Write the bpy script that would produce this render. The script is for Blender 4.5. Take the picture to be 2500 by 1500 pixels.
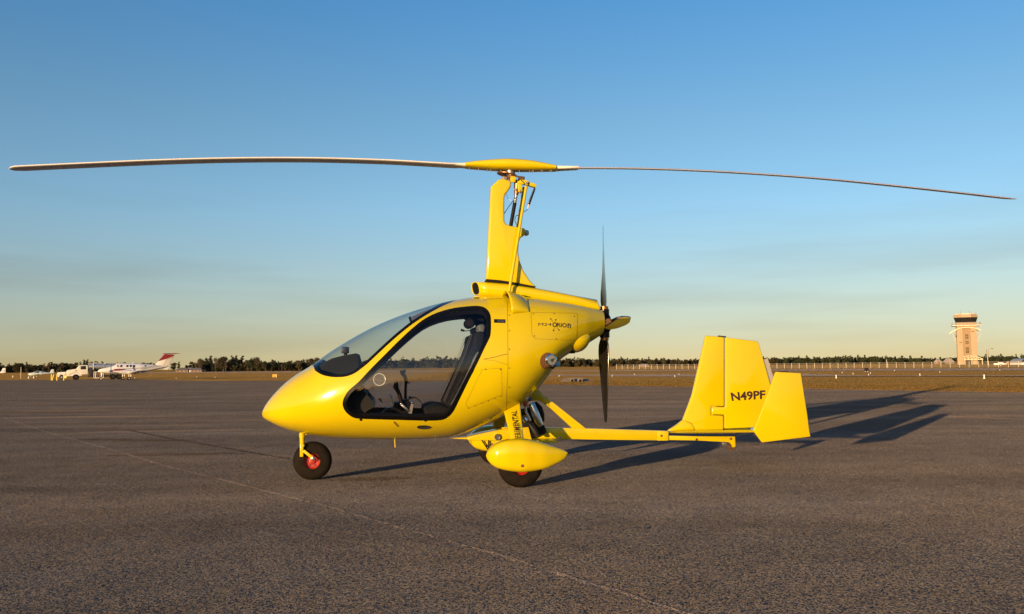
import bpy, bmesh, math, random
import numpy as np
from mathutils import Vector, Matrix

R = math.radians
for o in list(bpy.data.objects):
    bpy.data.objects.remove(o)
scene = bpy.context.scene
COL = scene.collection
random.seed(7)

# ------------------------------------------------------------------ camera
F_PX = 2200.0                      # focal length in photo pixels (2500 x 1500)
CAM_H = 0.93
PITCH = math.atan(144.5 / F_PX)
ROLL = 0.0094
_r0 = Vector((1, 0, 0))
_fw = Vector((0, math.cos(PITCH), math.sin(PITCH)))
_u0 = Vector((0, -math.sin(PITCH), math.cos(PITCH)))
CAM_R = _r0 * math.cos(ROLL) - _u0 * math.sin(ROLL)
CAM_U = _r0 * math.sin(ROLL) + _u0 * math.cos(ROLL)
CAM_P = Vector((0, 0, CAM_H))
cam_d = bpy.data.cameras.new('camera')
cam_d.sensor_width = 36.0
cam_d.lens = 36.0 * F_PX / 2500.0
cam_d.clip_start = 0.05
cam_d.clip_end = 12000
cam = bpy.data.objects.new('camera', cam_d)
COL.objects.link(cam)
m = Matrix.Identity(4)
for i in range(3):
    m[i][0] = CAM_R[i]; m[i][1] = CAM_U[i]; m[i][2] = -_fw[i]; m[i][3] = CAM_P[i]
cam.matrix_world = m
scene.camera = cam

# ------------------------------------------------------------------ light
SUN_EL = R(4.7)
SUN_AZ = math.atan2(0.53, 0.85)              # light travels towards +x and +y
to_sun = Vector((-math.sin(SUN_AZ) * math.cos(SUN_EL), -math.cos(SUN_AZ) * math.cos(SUN_EL), math.sin(SUN_EL)))
sun_d = bpy.data.lights.new('sun', 'SUN')
sun_d.energy = 5.0
sun_d.angle = R(0.55)
sun_d.color = (1.0, 0.66, 0.33)
sun = bpy.data.objects.new('sun', sun_d)
COL.objects.link(sun)
sun.rotation_euler = (-to_sun).to_track_quat('-Z', 'Y').to_euler()
sun.location = (-30, -48, 10)

world = bpy.data.worlds.new('World')
scene.world = world
world.use_nodes = True
wn, wl = world.node_tree.nodes, world.node_tree.links
wn.clear()
sky = wn.new('ShaderNodeTexSky')
sky.sky_type = 'NISHITA'
sky.sun_disc = False
sky.sun_elevation = R(7.0)
sky.sun_rotation = math.atan2(to_sun.x, to_sun.y)
sky.altitude = 0
sky.air_density = 1.0
sky.dust_density = 1.0
sky.ozone_density = 1.6
SKY_GAIN = 0.15
bg = wn.new('ShaderNodeBackground')
bg.inputs['Strength'].default_value = SKY_GAIN
wo = wn.new('ShaderNodeOutputWorld')
# the lookup is lifted a little so the horizon stays as bright as hazy evening air
wtc = wn.new('ShaderNodeTexCoord'); wsx = wn.new('ShaderNodeSeparateXYZ'); wcx = wn.new('ShaderNodeCombineXYZ')
wl.new(wtc.outputs['Generated'], wsx.inputs[0])
wmr = wn.new('ShaderNodeMapRange'); wmr.inputs['From Min'].default_value = 0; wmr.inputs['From Max'].default_value = .5
wmr.inputs['To Min'].default_value = .055; wmr.inputs['To Max'].default_value = .5; wmr.clamp = False
wl.new(wsx.outputs['Z'], wmr.inputs['Value'])
wmx = wn.new('ShaderNodeMath'); wmx.operation = 'MAXIMUM'; wmx.inputs[1].default_value = .055
wl.new(wmr.outputs[0], wmx.inputs[0])
wl.new(wsx.outputs['X'], wcx.inputs[0]); wl.new(wsx.outputs['Y'], wcx.inputs[1]); wl.new(wmx.outputs[0], wcx.inputs[2])
wl.new(wcx.outputs[0], sky.inputs['Vector'])
# thin smoke drifting in long flat streaks
wmp = wn.new('ShaderNodeMapping'); wmp.inputs['Scale'].default_value = (2.2, 2.2, 22)
wl.new(wtc.outputs['Generated'], wmp.inputs['Vector'])
wns = wn.new('ShaderNodeTexNoise'); wns.inputs['Scale'].default_value = 1.1; wns.inputs['Detail'].default_value = 4; wns.inputs['Roughness'].default_value = .5
wl.new(wmp.outputs[0], wns.inputs['Vector'])
wsm = wn.new('ShaderNodeMapRange'); wsm.inputs['From Min'].default_value = .47; wsm.inputs['From Max'].default_value = .75
wsm.inputs['To Min'].default_value = 0; wsm.inputs['To Max'].default_value = .48
wl.new(wns.outputs['Fac'], wsm.inputs['Value'])
whs = wn.new('ShaderNodeHueSaturation'); whs.inputs['Saturation'].default_value = 1.2; whs.inputs['Value'].default_value = 1.0
wl.new(sky.outputs[0], whs.inputs['Color'])
wgm = wn.new('ShaderNodeMix'); wgm.data_type = 'RGBA'; wgm.blend_type = 'MULTIPLY'
wgm.inputs['B'].default_value = (.70, .62, .58, 1)
wlo = wn.new('ShaderNodeMapRange'); wlo.inputs['From Min'].default_value = .10; wlo.inputs['From Max'].default_value = .24
wlo.inputs['To Min'].default_value = 1; wlo.inputs['To Max'].default_value = 0
wl.new(wsx.outputs['Z'], wlo.inputs['Value'])
wml = wn.new('ShaderNodeMath'); wml.operation = 'MULTIPLY'
wl.new(wsm.outputs[0], wml.inputs[0]); wl.new(wlo.outputs[0], wml.inputs[1])
wl.new(wml.outputs[0], wgm.inputs['Factor']); wl.new(whs.outputs[0], wgm.inputs['A'])
wrp = wn.new('ShaderNodeValToRGB')
el = wrp.color_ramp.elements
el[0].position = 0.0; el[0].color = (.89, .65, .60, 1)
el[1].position = 1.0; el[1].color = (.42, .72, 1.0, 1)
e = el.new(.06); e.color = (.90, .74, .73, 1)
e = el.new(.27); e.color = (.74, .84, .93, 1)
e = el.new(.17); e.color = (.84, .88, .98, 1)
e = el.new(.385); e.color = (.54, .81, 1.03, 1)
wl.new(wsx.outputs['Z'], wrp.inputs['Fac'])
wgt = wn.new('ShaderNodeMix'); wgt.data_type = 'RGBA'; wgt.blend_type = 'MULTIPLY'; wgt.inputs['Factor'].default_value = 1
wl.new(wgm.outputs['Result'], wgt.inputs['A']); wl.new(wrp.outputs['Color'], wgt.inputs['B'])
wl.new(wgt.outputs['Result'], bg.inputs['Color'])
wl.new(bg.outputs[0], wo.inputs['Surface'])

vs = scene.view_settings
vs.view_transform = 'Standard'
vs.look = 'None'
vs.exposure = 0.6
vs.gamma = 1.0
vs.use_curve_mapping = False
scene.render.engine = 'CYCLES'
scene.cycles.max_bounces = 10
scene.cycles.transparent_max_bounces = 16

# ------------------------------------------------------------------ pixel -> place
def ray(px, py):
    return (_fw * F_PX + CAM_R * (px - 1250.0) + CAM_U * (750.0 - py)).normalized()

_ZK = [(-5000, 0), (40, 0), (140, -.8), (300, -.8), (500, -.5), (700, -.3), (6000, -.3)]
def gz(y):
    for (a, za), (b, zb) in zip(_ZK, _ZK[1:]):
        if y <= b:
            k = max(0., (y - a) / (b - a))
            return za + (zb - za) * k * k * (3 - 2 * k)
    return _ZK[-1][1]

def gpt(px, py):
    """photo pixel -> point on the ground"""
    d = ray(px, py)
    lo, hi = 1.0, 3000.0
    f = lambda t: CAM_H + d.z * t - gz(d.y * t)
    for _ in range(60):
        mid = .5 * (lo + hi)
        if f(mid) > 0: lo = mid
        else: hi = mid
    return Vector((d.x * lo, d.y * lo, gz(d.y * lo)))

def wpt(px, py, Y):
    d = ray(px, py)
    return CAM_P + d * (Y / d.y)

GY_O = Vector((-0.068, 7.80, 0.0))
GY_YAW = R(7.6)
_eu = Vector((math.cos(GY_YAW), math.sin(GY_YAW), 0))      # towards the tail
_ey = Vector((-math.sin(GY_YAW), math.cos(GY_YAW), 0))     # away from the camera
def to_loc(w):
    d = w - GY_O
    return Vector((d.dot(_eu), d.dot(_ey), d.z))
def L3(px, py, yl=0.0):
    """photo pixel -> aircraft coordinates on the fore-and-aft plane at lateral offset yl"""
    d = ray(px, py)
    o = CAM_P - GY_O - _ey * yl
    t = -o.dot(_ey) / d.dot(_ey)
    return to_loc(CAM_P + d * t)
def uz(px, py, yl=0.0):
    p = L3(px, py, yl)
    return (p.x, p.z)

# ------------------------------------------------------------------ materials
def mat(name, col, rough=.5, metal=0., coat=0., var=.12, scale=8., bump=0., bscale=60., spec=.5, col2=None):
    mt = bpy.data.materials.new(name)
    mt.use_nodes = True
    n, l = mt.node_tree.nodes, mt.node_tree.links
    b = n['Principled BSDF']
    tc = n.new('ShaderNodeTexCoord')
    nz = n.new('ShaderNodeTexNoise'); nz.inputs['Scale'].default_value = scale; nz.inputs['Detail'].default_value = 5
    l.new(tc.outputs['Object'], nz.inputs['Vector'])
    mx = n.new('ShaderNodeMix'); mx.data_type = 'RGBA'
    c = Vector(col)
    lo = c * (1 - var); hi = Vector(col2) if col2 else Vector([min(1, x * (1 + var)) for x in c])
    mx.inputs['A'].default_value = (*lo, 1); mx.inputs['B'].default_value = (*hi, 1)
    rp = n.new('ShaderNodeMapRange'); rp.inputs['From Min'].default_value = .3; rp.inputs['From Max'].default_value = .7
    l.new(nz.outputs['Fac'], rp.inputs['Value'])
    l.new(rp.outputs[0], mx.inputs['Factor'])
    l.new(mx.outputs['Result'], b.inputs['Base Color'])
    b.inputs['Roughness'].default_value = rough
    b.inputs['Metallic'].default_value = metal
    b.inputs['Coat Weight'].default_value = coat
    b.inputs['Coat Roughness'].default_value = .03
    b.inputs['Specular IOR Level'].default_value = spec
    if bump:
        nb = n.new('ShaderNodeTexNoise'); nb.inputs['Scale'].default_value = bscale; nb.inputs['Detail'].default_value = 4
        l.new(tc.outputs['Object'], nb.inputs['Vector'])
        bp = n.new('ShaderNodeBump'); bp.inputs['Strength'].default_value = 1; bp.inputs['Distance'].default_value = bump
        l.new(nb.outputs['Fac'], bp.inputs['Height']); l.new(bp.outputs[0], b.inputs['Normal'])
    return mt

M = {}
M['yellow'] = mat('yellow_paint', (.55, .425, .0015), .14, 0, .4, .03, 3, 0, 60, .3)
M['yellow_frame'] = mat('yellow_frame_paint', (.54, .41, .002), .28, 0, .2, .05, 9, 0, 60, .35)
M['black'] = mat('black_gloss', (.004, .004, .0045), .22, 0, 0, .2, 10, 0, 60, .18)
M['soft_black'] = mat('soft_black_trim', (.005, .005, .006), .6, 0, 0, .3, 30, 0, 60, .2)
M['liner'] = mat('cabin_liner', (.008, .009, .012), .7, 0, 0, .25, 20, 0, 60, .2)
M['carbon'] = mat('carbon_blade', (.010, .008, .007), .16, 0, .8, .3, 30)
M['rubber'] = mat('tyre_rubber', (.011, .008, .006), .8, 0, 0, .3, 18, .0006, 120, .1)
M['red'] = mat('red_rim', (.33, .018, .012), .45, 0, .2, .15, 20)
M['metal'] = mat('brushed_metal', (.62, .60, .56), .28, 1, 0, .12, 25)
M['steel'] = mat('dull_steel', (.36, .33, .30), .42, .9, 0, .2, 40)
M['bronze'] = mat('bronze_fittings', (.30, .15, .06), .4, .8, 0, .3, 50)
M['dark_metal'] = mat('dark_metal', (.05, .045, .042), .45, .5, 0, .3, 40)
M['chrome'] = mat('chrome', (.8, .8, .82), .1, 1, 0, .05, 25)
M['text'] = mat('dark_lettering', (.035, .013, .014), .45, 0, 0, .1, 20)
M['seam'] = mat('panel_gap', (.20, .11, .006), .7, 0, 0, .2, 20)
M['screw'] = mat('screw_heads', (.10, .055, .02), .5, .3, 0, .3, 60)
M['blade'] = mat('rotor_blade_skin', (.70, .67, .66), .35, 0, 0, .05, 6)
M['filter'] = mat('filter_pleats', (.085, .035, .013), .7, 0, 0, .4, 70)
M['blue'] = mat('blue_hose', (.02, .045, .30), .4, 0, 0, .2, 40)
M['lightblue'] = mat('light_blue_cap', (.22, .42, .52), .35, 0, .3, .15, 60)
M['orange'] = mat('orange_hose', (.45, .09, .02), .4, 0, 0, .2, 40)
M['seat'] = mat('seat_fabric', (.010, .0105, .012), .85, 0, 0, .3, 40, 0, 60, .15)
M['seat_trim'] = mat('seat_side_piping', (.09, .115, .13), .7, 0, 0, .3, 40)
M['harness'] = mat('harness_webbing', (.13, .10, .075), .8, 0, 0, .3, 60)
M['lens'] = mat('strobe_lens', (.35, .38, .38), .15, 0, .5, .1, 40)
M['visor'] = mat('visor_film', (.16, .14, .15), .5, 0, 0, .1, 20)
M['white'] = mat('white_paint', (.74, .72, .68), .35, 0, .3, .06, 1)
M['cream'] = mat('cream_paint', (.72, .66, .55), .4, 0, .2, .06, 1)
M['maroon'] = mat('maroon_paint', (.24, .02, .03), .35, 0, .3, .1, 1)
M['grey_stripe'] = mat('grey_stripe', (.16, .14, .14), .4, 0, .2, .1, 1)
M['alu'] = mat('aluminium_tank', (.52, .53, .52), .38, .7, 0, .08, 1)
M['window_dark'] = mat('dark_window', (.015, .017, .02), .08, 0, .4, .2, 1)
M['paleblue'] = mat('pale_blue_paint', (.46, .55, .56), .4, 0, .3, .06, 1)
M['post_yellow'] = mat('bollard_yellow', (.75, .55, .06), .5, 0, 0, .1, 3)
M['galv'] = mat('galvanised_steel', (.48, .44, .38), .5, .5, 0, .12, 2)
M['stucco'] = mat('tower_stucco', (.37, .27, .175), .85, 0, 0, .05, .4)
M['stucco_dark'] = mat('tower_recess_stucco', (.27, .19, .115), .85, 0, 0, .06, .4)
M['tower_white'] = mat('tower_white_steel', (.56, .49, .34), .5, 0, 0, .05, 1)
M['roof_grey'] = mat('shingle_roof', (.12, .105, .10), .9, 0, 0, .15, 1)
M['wall_tan'] = mat('house_wall', (.24, .17, .12), .9, 0, 0, .1, 1)
M['bark'] = mat('bark', (.10, .07, .05), .9, 0, 0, .3, 3)

def foliage(name, a, b):
    mt = bpy.data.materials.new(name); mt.use_nodes = True
    n, l = mt.node_tree.nodes, mt.node_tree.links
    p = n['Principled BSDF']; p.inputs['Roughness'].default_value = .8
    p.inputs['Specular IOR Level'].default_value = .2
    tc = n.new('ShaderNodeNewGeometry')
    nz = n.new('ShaderNodeTexNoise'); nz.inputs['Scale'].default_value = .35; nz.inputs['Detail'].default_value = 4
    l.new(tc.outputs['Position'], nz.inputs['Vector'])
    rp = n.new('ShaderNodeMapRange'); rp.inputs['From Min'].default_value = .35; rp.inputs['From Max'].default_value = .65
    l.new(nz.outputs['Fac'], rp.inputs['Value'])
    mx = n.new('ShaderNodeMix'); mx.data_type = 'RGBA'
    mx.inputs['A'].default_value = (*a, 1); mx.inputs['B'].default_value = (*b, 1)
    l.new(rp.outputs[0], mx.inputs['Factor'])
    l.new(mx.outputs['Result'], p.inputs['Base Color'])
    return mt
M['leaf_pine'] = foliage('pine_foliage', (.018, .024, .010), (.036, .042, .016))
M['leaf_oak'] = foliage('oak_foliage', (.026, .026, .011), (.055, .044, .020))
M['leaf_bare'] = foliage('bare_twigs', (.055, .040, .028), (.085, .062, .045))

def asphalt(name='asphalt', ca=(.146, .132, .127), cb=(.176, .146, .125), even=0.):
    mt = bpy.data.materials.new(name); mt.use_nodes = True; mt.cycles.use_bump_map_correction = False
    n, l = mt.node_tree.nodes, mt.node_tree.links
    p = n['Principled BSDF']; p.inputs['Roughness'].default_value = .85; p.inputs['Diffuse Roughness'].default_value = .8
    p.inputs['Specular IOR Level'].default_value = 0
    tc = n.new('ShaderNodeTexCoord')
    def noise(s, d=4, vec=None, r=.5):
        z = n.new('ShaderNodeTexNoise'); z.inputs['Scale'].default_value = s; z.inputs['Detail'].default_value = d
        z.inputs['Roughness'].default_value = r
        l.new(vec or tc.outputs['Object'], z.inputs['Vector']); return z
    def rng(src, a, b, c, d):
        z = n.new('ShaderNodeMapRange'); z.inputs['From Min'].default_value = a; z.inputs['From Max'].default_value = b
        z.inputs['To Min'].default_value = c; z.inputs['To Max'].default_value = d
        l.new(src, z.inputs['Value']); return z.outputs[0]
    def mul(a, b):
        z = n.new('ShaderNodeMath'); z.operation = 'MULTIPLY'; l.new(a, z.inputs[0]); l.new(b, z.inputs[1]); return z.outputs[0]
    # long paving lanes and stains, run along the seams
    mp = n.new('ShaderNodeMapping'); mp.inputs['Rotation'].default_value = (0, 0, R(-38)); mp.inputs['Scale'].default_value = (.35, 1.6, 1)
    l.new(tc.outputs['Object'], mp.inputs['Vector'])
    lanes = rng(noise(.55, 4, mp.outputs[0]).outputs['Fac'], .35, .68, .88, 1.10)
    mp2 = n.new('ShaderNodeMapping'); mp2.inputs['Scale'].default_value = (.25, 1.2, 1); mp2.inputs['Rotation'].default_value = (0, 0, R(8))
    l.new(tc.outputs['Object'], mp2.inputs['Vector'])
    stains = rng(noise(.5, 5, mp2.outputs[0], .6).outputs['Fac'], .40, .62, .86, 1.08)
    patch = rng(noise(2.6, 5).outputs['Fac'], .3, .7, .88, 1.1)
    vor = n.new('ShaderNodeTexVoronoi'); vor.inputs['Scale'].default_value = 150
    l.new(tc.outputs['Object'], vor.inputs['Vector'])
    stone = n.new('ShaderNodeSeparateColor'); l.new(vor.outputs['Color'], stone.inputs[0])
    st = rng(stone.outputs[0], 0, 1, .5, 1.5)
    spk = n.new('ShaderNodeMath'); spk.operation = 'GREATER_THAN'; spk.inputs[1].default_value = .985
    l.new(stone.outputs[1], spk.inputs[0])
    spk2 = rng(spk.outputs[0], 0, 1, 1, 2.2)
    k = mul(mul(mul(mul(lanes, stains), patch), st), spk2)
    base = n.new('ShaderNodeMix'); base.data_type = 'RGBA'; base.blend_type = 'MIX'
    base.inputs['A'].default_value = (*ca, 1); base.inputs['B'].default_value = (*cb, 1)
    l.new(rng(noise(.4, 3).outputs['Fac'], .35, .65, 0, 1), base.inputs['Factor'])
    vm = n.new('ShaderNodeVectorMath'); vm.operation = 'SCALE'
    l.new(base.outputs['Result'], vm.inputs[0]); l.new(k, vm.inputs['Scale'])
    l.new(vm.outputs[0], p.inputs['Base Color'])
    # aggregate relief
    # every stone lies at its own tilt
    ctr = n.new('ShaderNodeVectorMath'); ctr.operation = 'SUBTRACT'; ctr.inputs[1].default_value = (.5, .5, .5)
    l.new(vor.outputs['Color'], ctr.inputs[0])
    tl = n.new('ShaderNodeVectorMath'); tl.operation = 'MULTIPLY'; tl.inputs[1].default_value = (3.0, 3.0, 0)
    l.new(ctr.outputs[0], tl.inputs[0])
    ge = n.new('ShaderNodeNewGeometry')
    ad = n.new('ShaderNodeVectorMath'); ad.operation = 'ADD'
    l.new(ge.outputs['Normal'], ad.inputs[0]); l.new(tl.outputs[0], ad.inputs[1])
    nm = n.new('ShaderNodeVectorMath'); nm.operation = 'NORMALIZE'; l.new(ad.outputs[0], nm.inputs[0])
    inv = rng(vor.outputs['Distance'], 0, .8, 1, 0)
    b1 = n.new('ShaderNodeBump'); b1.inputs['Strength'].default_value = 1; b1.inputs['Distance'].default_value = .003
    l.new(inv, b1.inputs['Height']); l.new(nm.outputs[0], b1.inputs['Normal'])
    b2 = n.new('ShaderNodeBump'); b2.inputs['Strength'].default_value = .7; b2.inputs['Distance'].default_value = .008
    l.new(noise(48, 5).outputs['Fac'], b2.inputs['Height']); l.new(b1.outputs[0], b2.inputs['Normal'])
    l.new(b2.outputs[0], p.inputs['Normal'])
    return mt
M['asphalt'] = asphalt()
M['concrete'] = asphalt('concrete', (.26, .21, .17), (.30, .24, .18))
M['seam_pale'] = asphalt('worn_seam', (.25, .205, .178), (.29, .23, .19))
M['crack'] = asphalt('crack_filler', (.085, .068, .060), (.10, .075, .062))
M['paint_line'] = asphalt('faded_paint', (.36, .28, .21), (.42, .31, .22))
M['stain_pale'] = asphalt('pale_patch', (.225, .180, .155), (.25, .19, .15))

def ground_mat(name, a, b, c, sc=(.04, .25), tilt=9.):
    mt = bpy.data.materials.new(name); mt.use_nodes = True; mt.cycles.use_bump_map_correction = False
    n, l = mt.node_tree.nodes, mt.node_tree.links
    p = n['Principled BSDF']; p.inputs['Roughness'].default_value = .95; p.inputs['Specular IOR Level'].default_value = 0
    tc = n.new('ShaderNodeTexCoord')
    mp = n.new('ShaderNodeMapping'); mp.inputs['Rotation'].default_value = (0, 0, R(52)); mp.inputs['Scale'].default_value = (.35, 1.5, 1)
    l.new(tc.outputs['Object'], mp.inputs['Vector'])
    def noise(s, d, v):
        z = n.new('ShaderNodeTexNoise'); z.inputs['Scale'].default_value = s; z.inputs['Detail'].default_value = d
        l.new(v, z.inputs['Vector']); return z.outputs['Fac']
    def rng(src, x, y):
        z = n.new('ShaderNodeMapRange'); z.inputs['From Min'].default_value = x; z.inputs['From Max'].default_value = y
        l.new(src, z.inputs['Value']); return z.outputs[0]
    m1 = n.new('ShaderNodeMix'); m1.data_type = 'RGBA'
    m1.inputs['A'].default_value = (*a, 1); m1.inputs['B'].default_value = (*b, 1)
    l.new(rng(noise(sc[0], 5, mp.outputs[0]), .4, .6), m1.inputs['Factor'])
    m2 = n.new('ShaderNodeMix'); m2.data_type = 'RGBA'
    m2.inputs['B'].default_value = (*c, 1)
    l.new(m1.outputs['Result'], m2.inputs['A'])
    l.new(rng(noise(sc[1], 6, mp.outputs[0]), .42, .72), m2.inputs['Factor'])
    l.new(m2.outputs['Result'], p.inputs['Base Color'])
    if tilt:
        z = n.new('ShaderNodeTexNoise'); z.inputs['Scale'].default_value = 14; z.inputs['Detail'].default_value = 3
        l.new(tc.outputs['Object'], z.inputs['Vector'])
        ctr = n.new('ShaderNodeVectorMath'); ctr.operation = 'SUBTRACT'; ctr.inputs[1].default_value = (.5, .5, .5)
        l.new(z.outputs['Color'], ctr.inputs[0])
        tl = n.new('ShaderNodeVectorMath'); tl.operation = 'MULTIPLY'; tl.inputs[1].default_value = (tilt, tilt, 0)
        l.new(ctr.outputs[0], tl.inputs[0])
        ge = n.new('ShaderNodeNewGeometry'); ad = n.new('ShaderNodeVectorMath'); ad.operation = 'ADD'
        l.new(ge.outputs['Normal'], ad.inputs[0]); l.new(tl.outputs[0], ad.inputs[1])
        nm = n.new('ShaderNodeVectorMath'); nm.operation = 'NORMALIZE'; l.new(ad.outputs[0], nm.inputs[0])
        l.new(nm.outputs[0], p.inputs['Normal'])
    return mt
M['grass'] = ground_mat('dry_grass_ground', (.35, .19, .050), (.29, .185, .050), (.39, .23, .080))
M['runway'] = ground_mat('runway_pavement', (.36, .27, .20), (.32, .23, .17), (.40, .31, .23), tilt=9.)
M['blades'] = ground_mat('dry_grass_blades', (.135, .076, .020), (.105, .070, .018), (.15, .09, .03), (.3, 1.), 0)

def glass_mat(name, tint, refl=.035):
    mt = bpy.data.materials.new(name); mt.use_nodes = True
    n, l = mt.node_tree.nodes, mt.node_tree.links
    n.clear()
    out = n.new('ShaderNodeOutputMaterial')
    tr = n.new('ShaderNodeBsdfTransparent'); tr.inputs['Color'].default_value = (*tint, 1)
    gl = n.new('ShaderNodeBsdfGlossy'); gl.inputs['Roughness'].default_value = .015
    tc = n.new('ShaderNodeTexCoord'); nz = n.new('ShaderNodeTexNoise'); nz.inputs['Scale'].default_value = 2.5
    l.new(tc.outputs['Object'], nz.inputs['Vector'])
    bp = n.new('ShaderNodeBump'); bp.inputs['Strength'].default_value = .05; bp.inputs['Distance'].default_value = .01
    l.new(nz.outputs['Fac'], bp.inputs['Height']); l.new(bp.outputs[0], gl.inputs['Normal'])
    fr = n.new('ShaderNodeLayerWeight'); fr.inputs['Blend'].default_value = .5
    pw = n.new('ShaderNodeMath'); pw.operation = 'POWER'; pw.inputs[1].default_value = 5
    l.new(fr.outputs['Facing'], pw.inputs[0])
    k = n.new('ShaderNodeMath'); k.operation = 'MULTIPLY_ADD'; k.inputs[1].default_value = .9; k.inputs[2].default_value = refl
    k.use_clamp = True
    l.new(pw.outputs[0], k.inputs[0])
    mx = n.new('ShaderNodeMixShader')
    l.new(k.outputs[0], mx.inputs[0]); l.new(tr.outputs[0], mx.inputs[1]); l.new(gl.outputs[0], mx.inputs[2])
    l.new(mx.outputs[0], out.inputs['Surface'])
    return mt
M['glass'] = glass_mat('canopy_glass', (.88, .88, .88), .055)
M['shield'] = glass_mat('tinted_windshield', (.76, .83, .90))

def fence_mat():
    mt = bpy.data.materials.new('chain_link'); mt.use_nodes = True
    n, l = mt.node_tree.nodes, mt.node_tree.links
    p = n['Principled BSDF']; p.inputs['Base Color'].default_value = (.45, .40, .33, 1); p.inputs['Roughness'].default_value = .5
    tr = n.new('ShaderNodeBsdfTransparent'); mx = n.new('ShaderNodeMixShader')
    tc = n.new('ShaderNodeTexCoord'); w = n.new('ShaderNodeTexNoise'); w.inputs['Scale'].default_value = 60
    l.new(tc.outputs['Object'], w.inputs['Vector'])
    rp = n.new('ShaderNodeMapRange'); rp.inputs['From Min'].default_value = .4; rp.inputs['From Max'].default_value = .6
    rp.inputs['To Min'].default_value = .04; rp.inputs['To Max'].default_value = .13
    l.new(w.outputs['Fac'], rp.inputs['Value']); l.new(rp.outputs[0], mx.inputs[0])
    l.new(tr.outputs[0], mx.inputs[1]); l.new(p.outputs[0], mx.inputs[2])
    l.new(mx.outputs[0], n['Material Output'].inputs['Surface'])
    return mt
M['chain'] = fence_mat()

# ------------------------------------------------------------------ mesh helpers
def link(name, me, material=None, parent=None, smooth=None):
    o = bpy.data.objects.new(name, me)
    COL.objects.link(o)
    if material: me.materials.append(M[material] if isinstance(material, str) else material)
    if parent: o.parent = parent
    return o

def tag(o, label=None, cat=None, group=None, kind=None):
    if label: o['label'] = label
    if cat: o['category'] = cat
    if group: o['group'] = group
    if kind: o['kind'] = kind
    return o

def thing(name, loc, label, cat, rz=0., group=None):
    o = bpy.data.objects.new(name, None); COL.objects.link(o)
    o.empty_display_size = .1
    o.location = loc; o.rotation_euler = (0, 0, rz)
    return tag(o, label, cat, group)

def copy_tree(o, parent=None):
    c = o.copy(); COL.objects.link(c); c.parent = parent
    for ch in o.children: copy_tree(ch, c)
    return c

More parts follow.
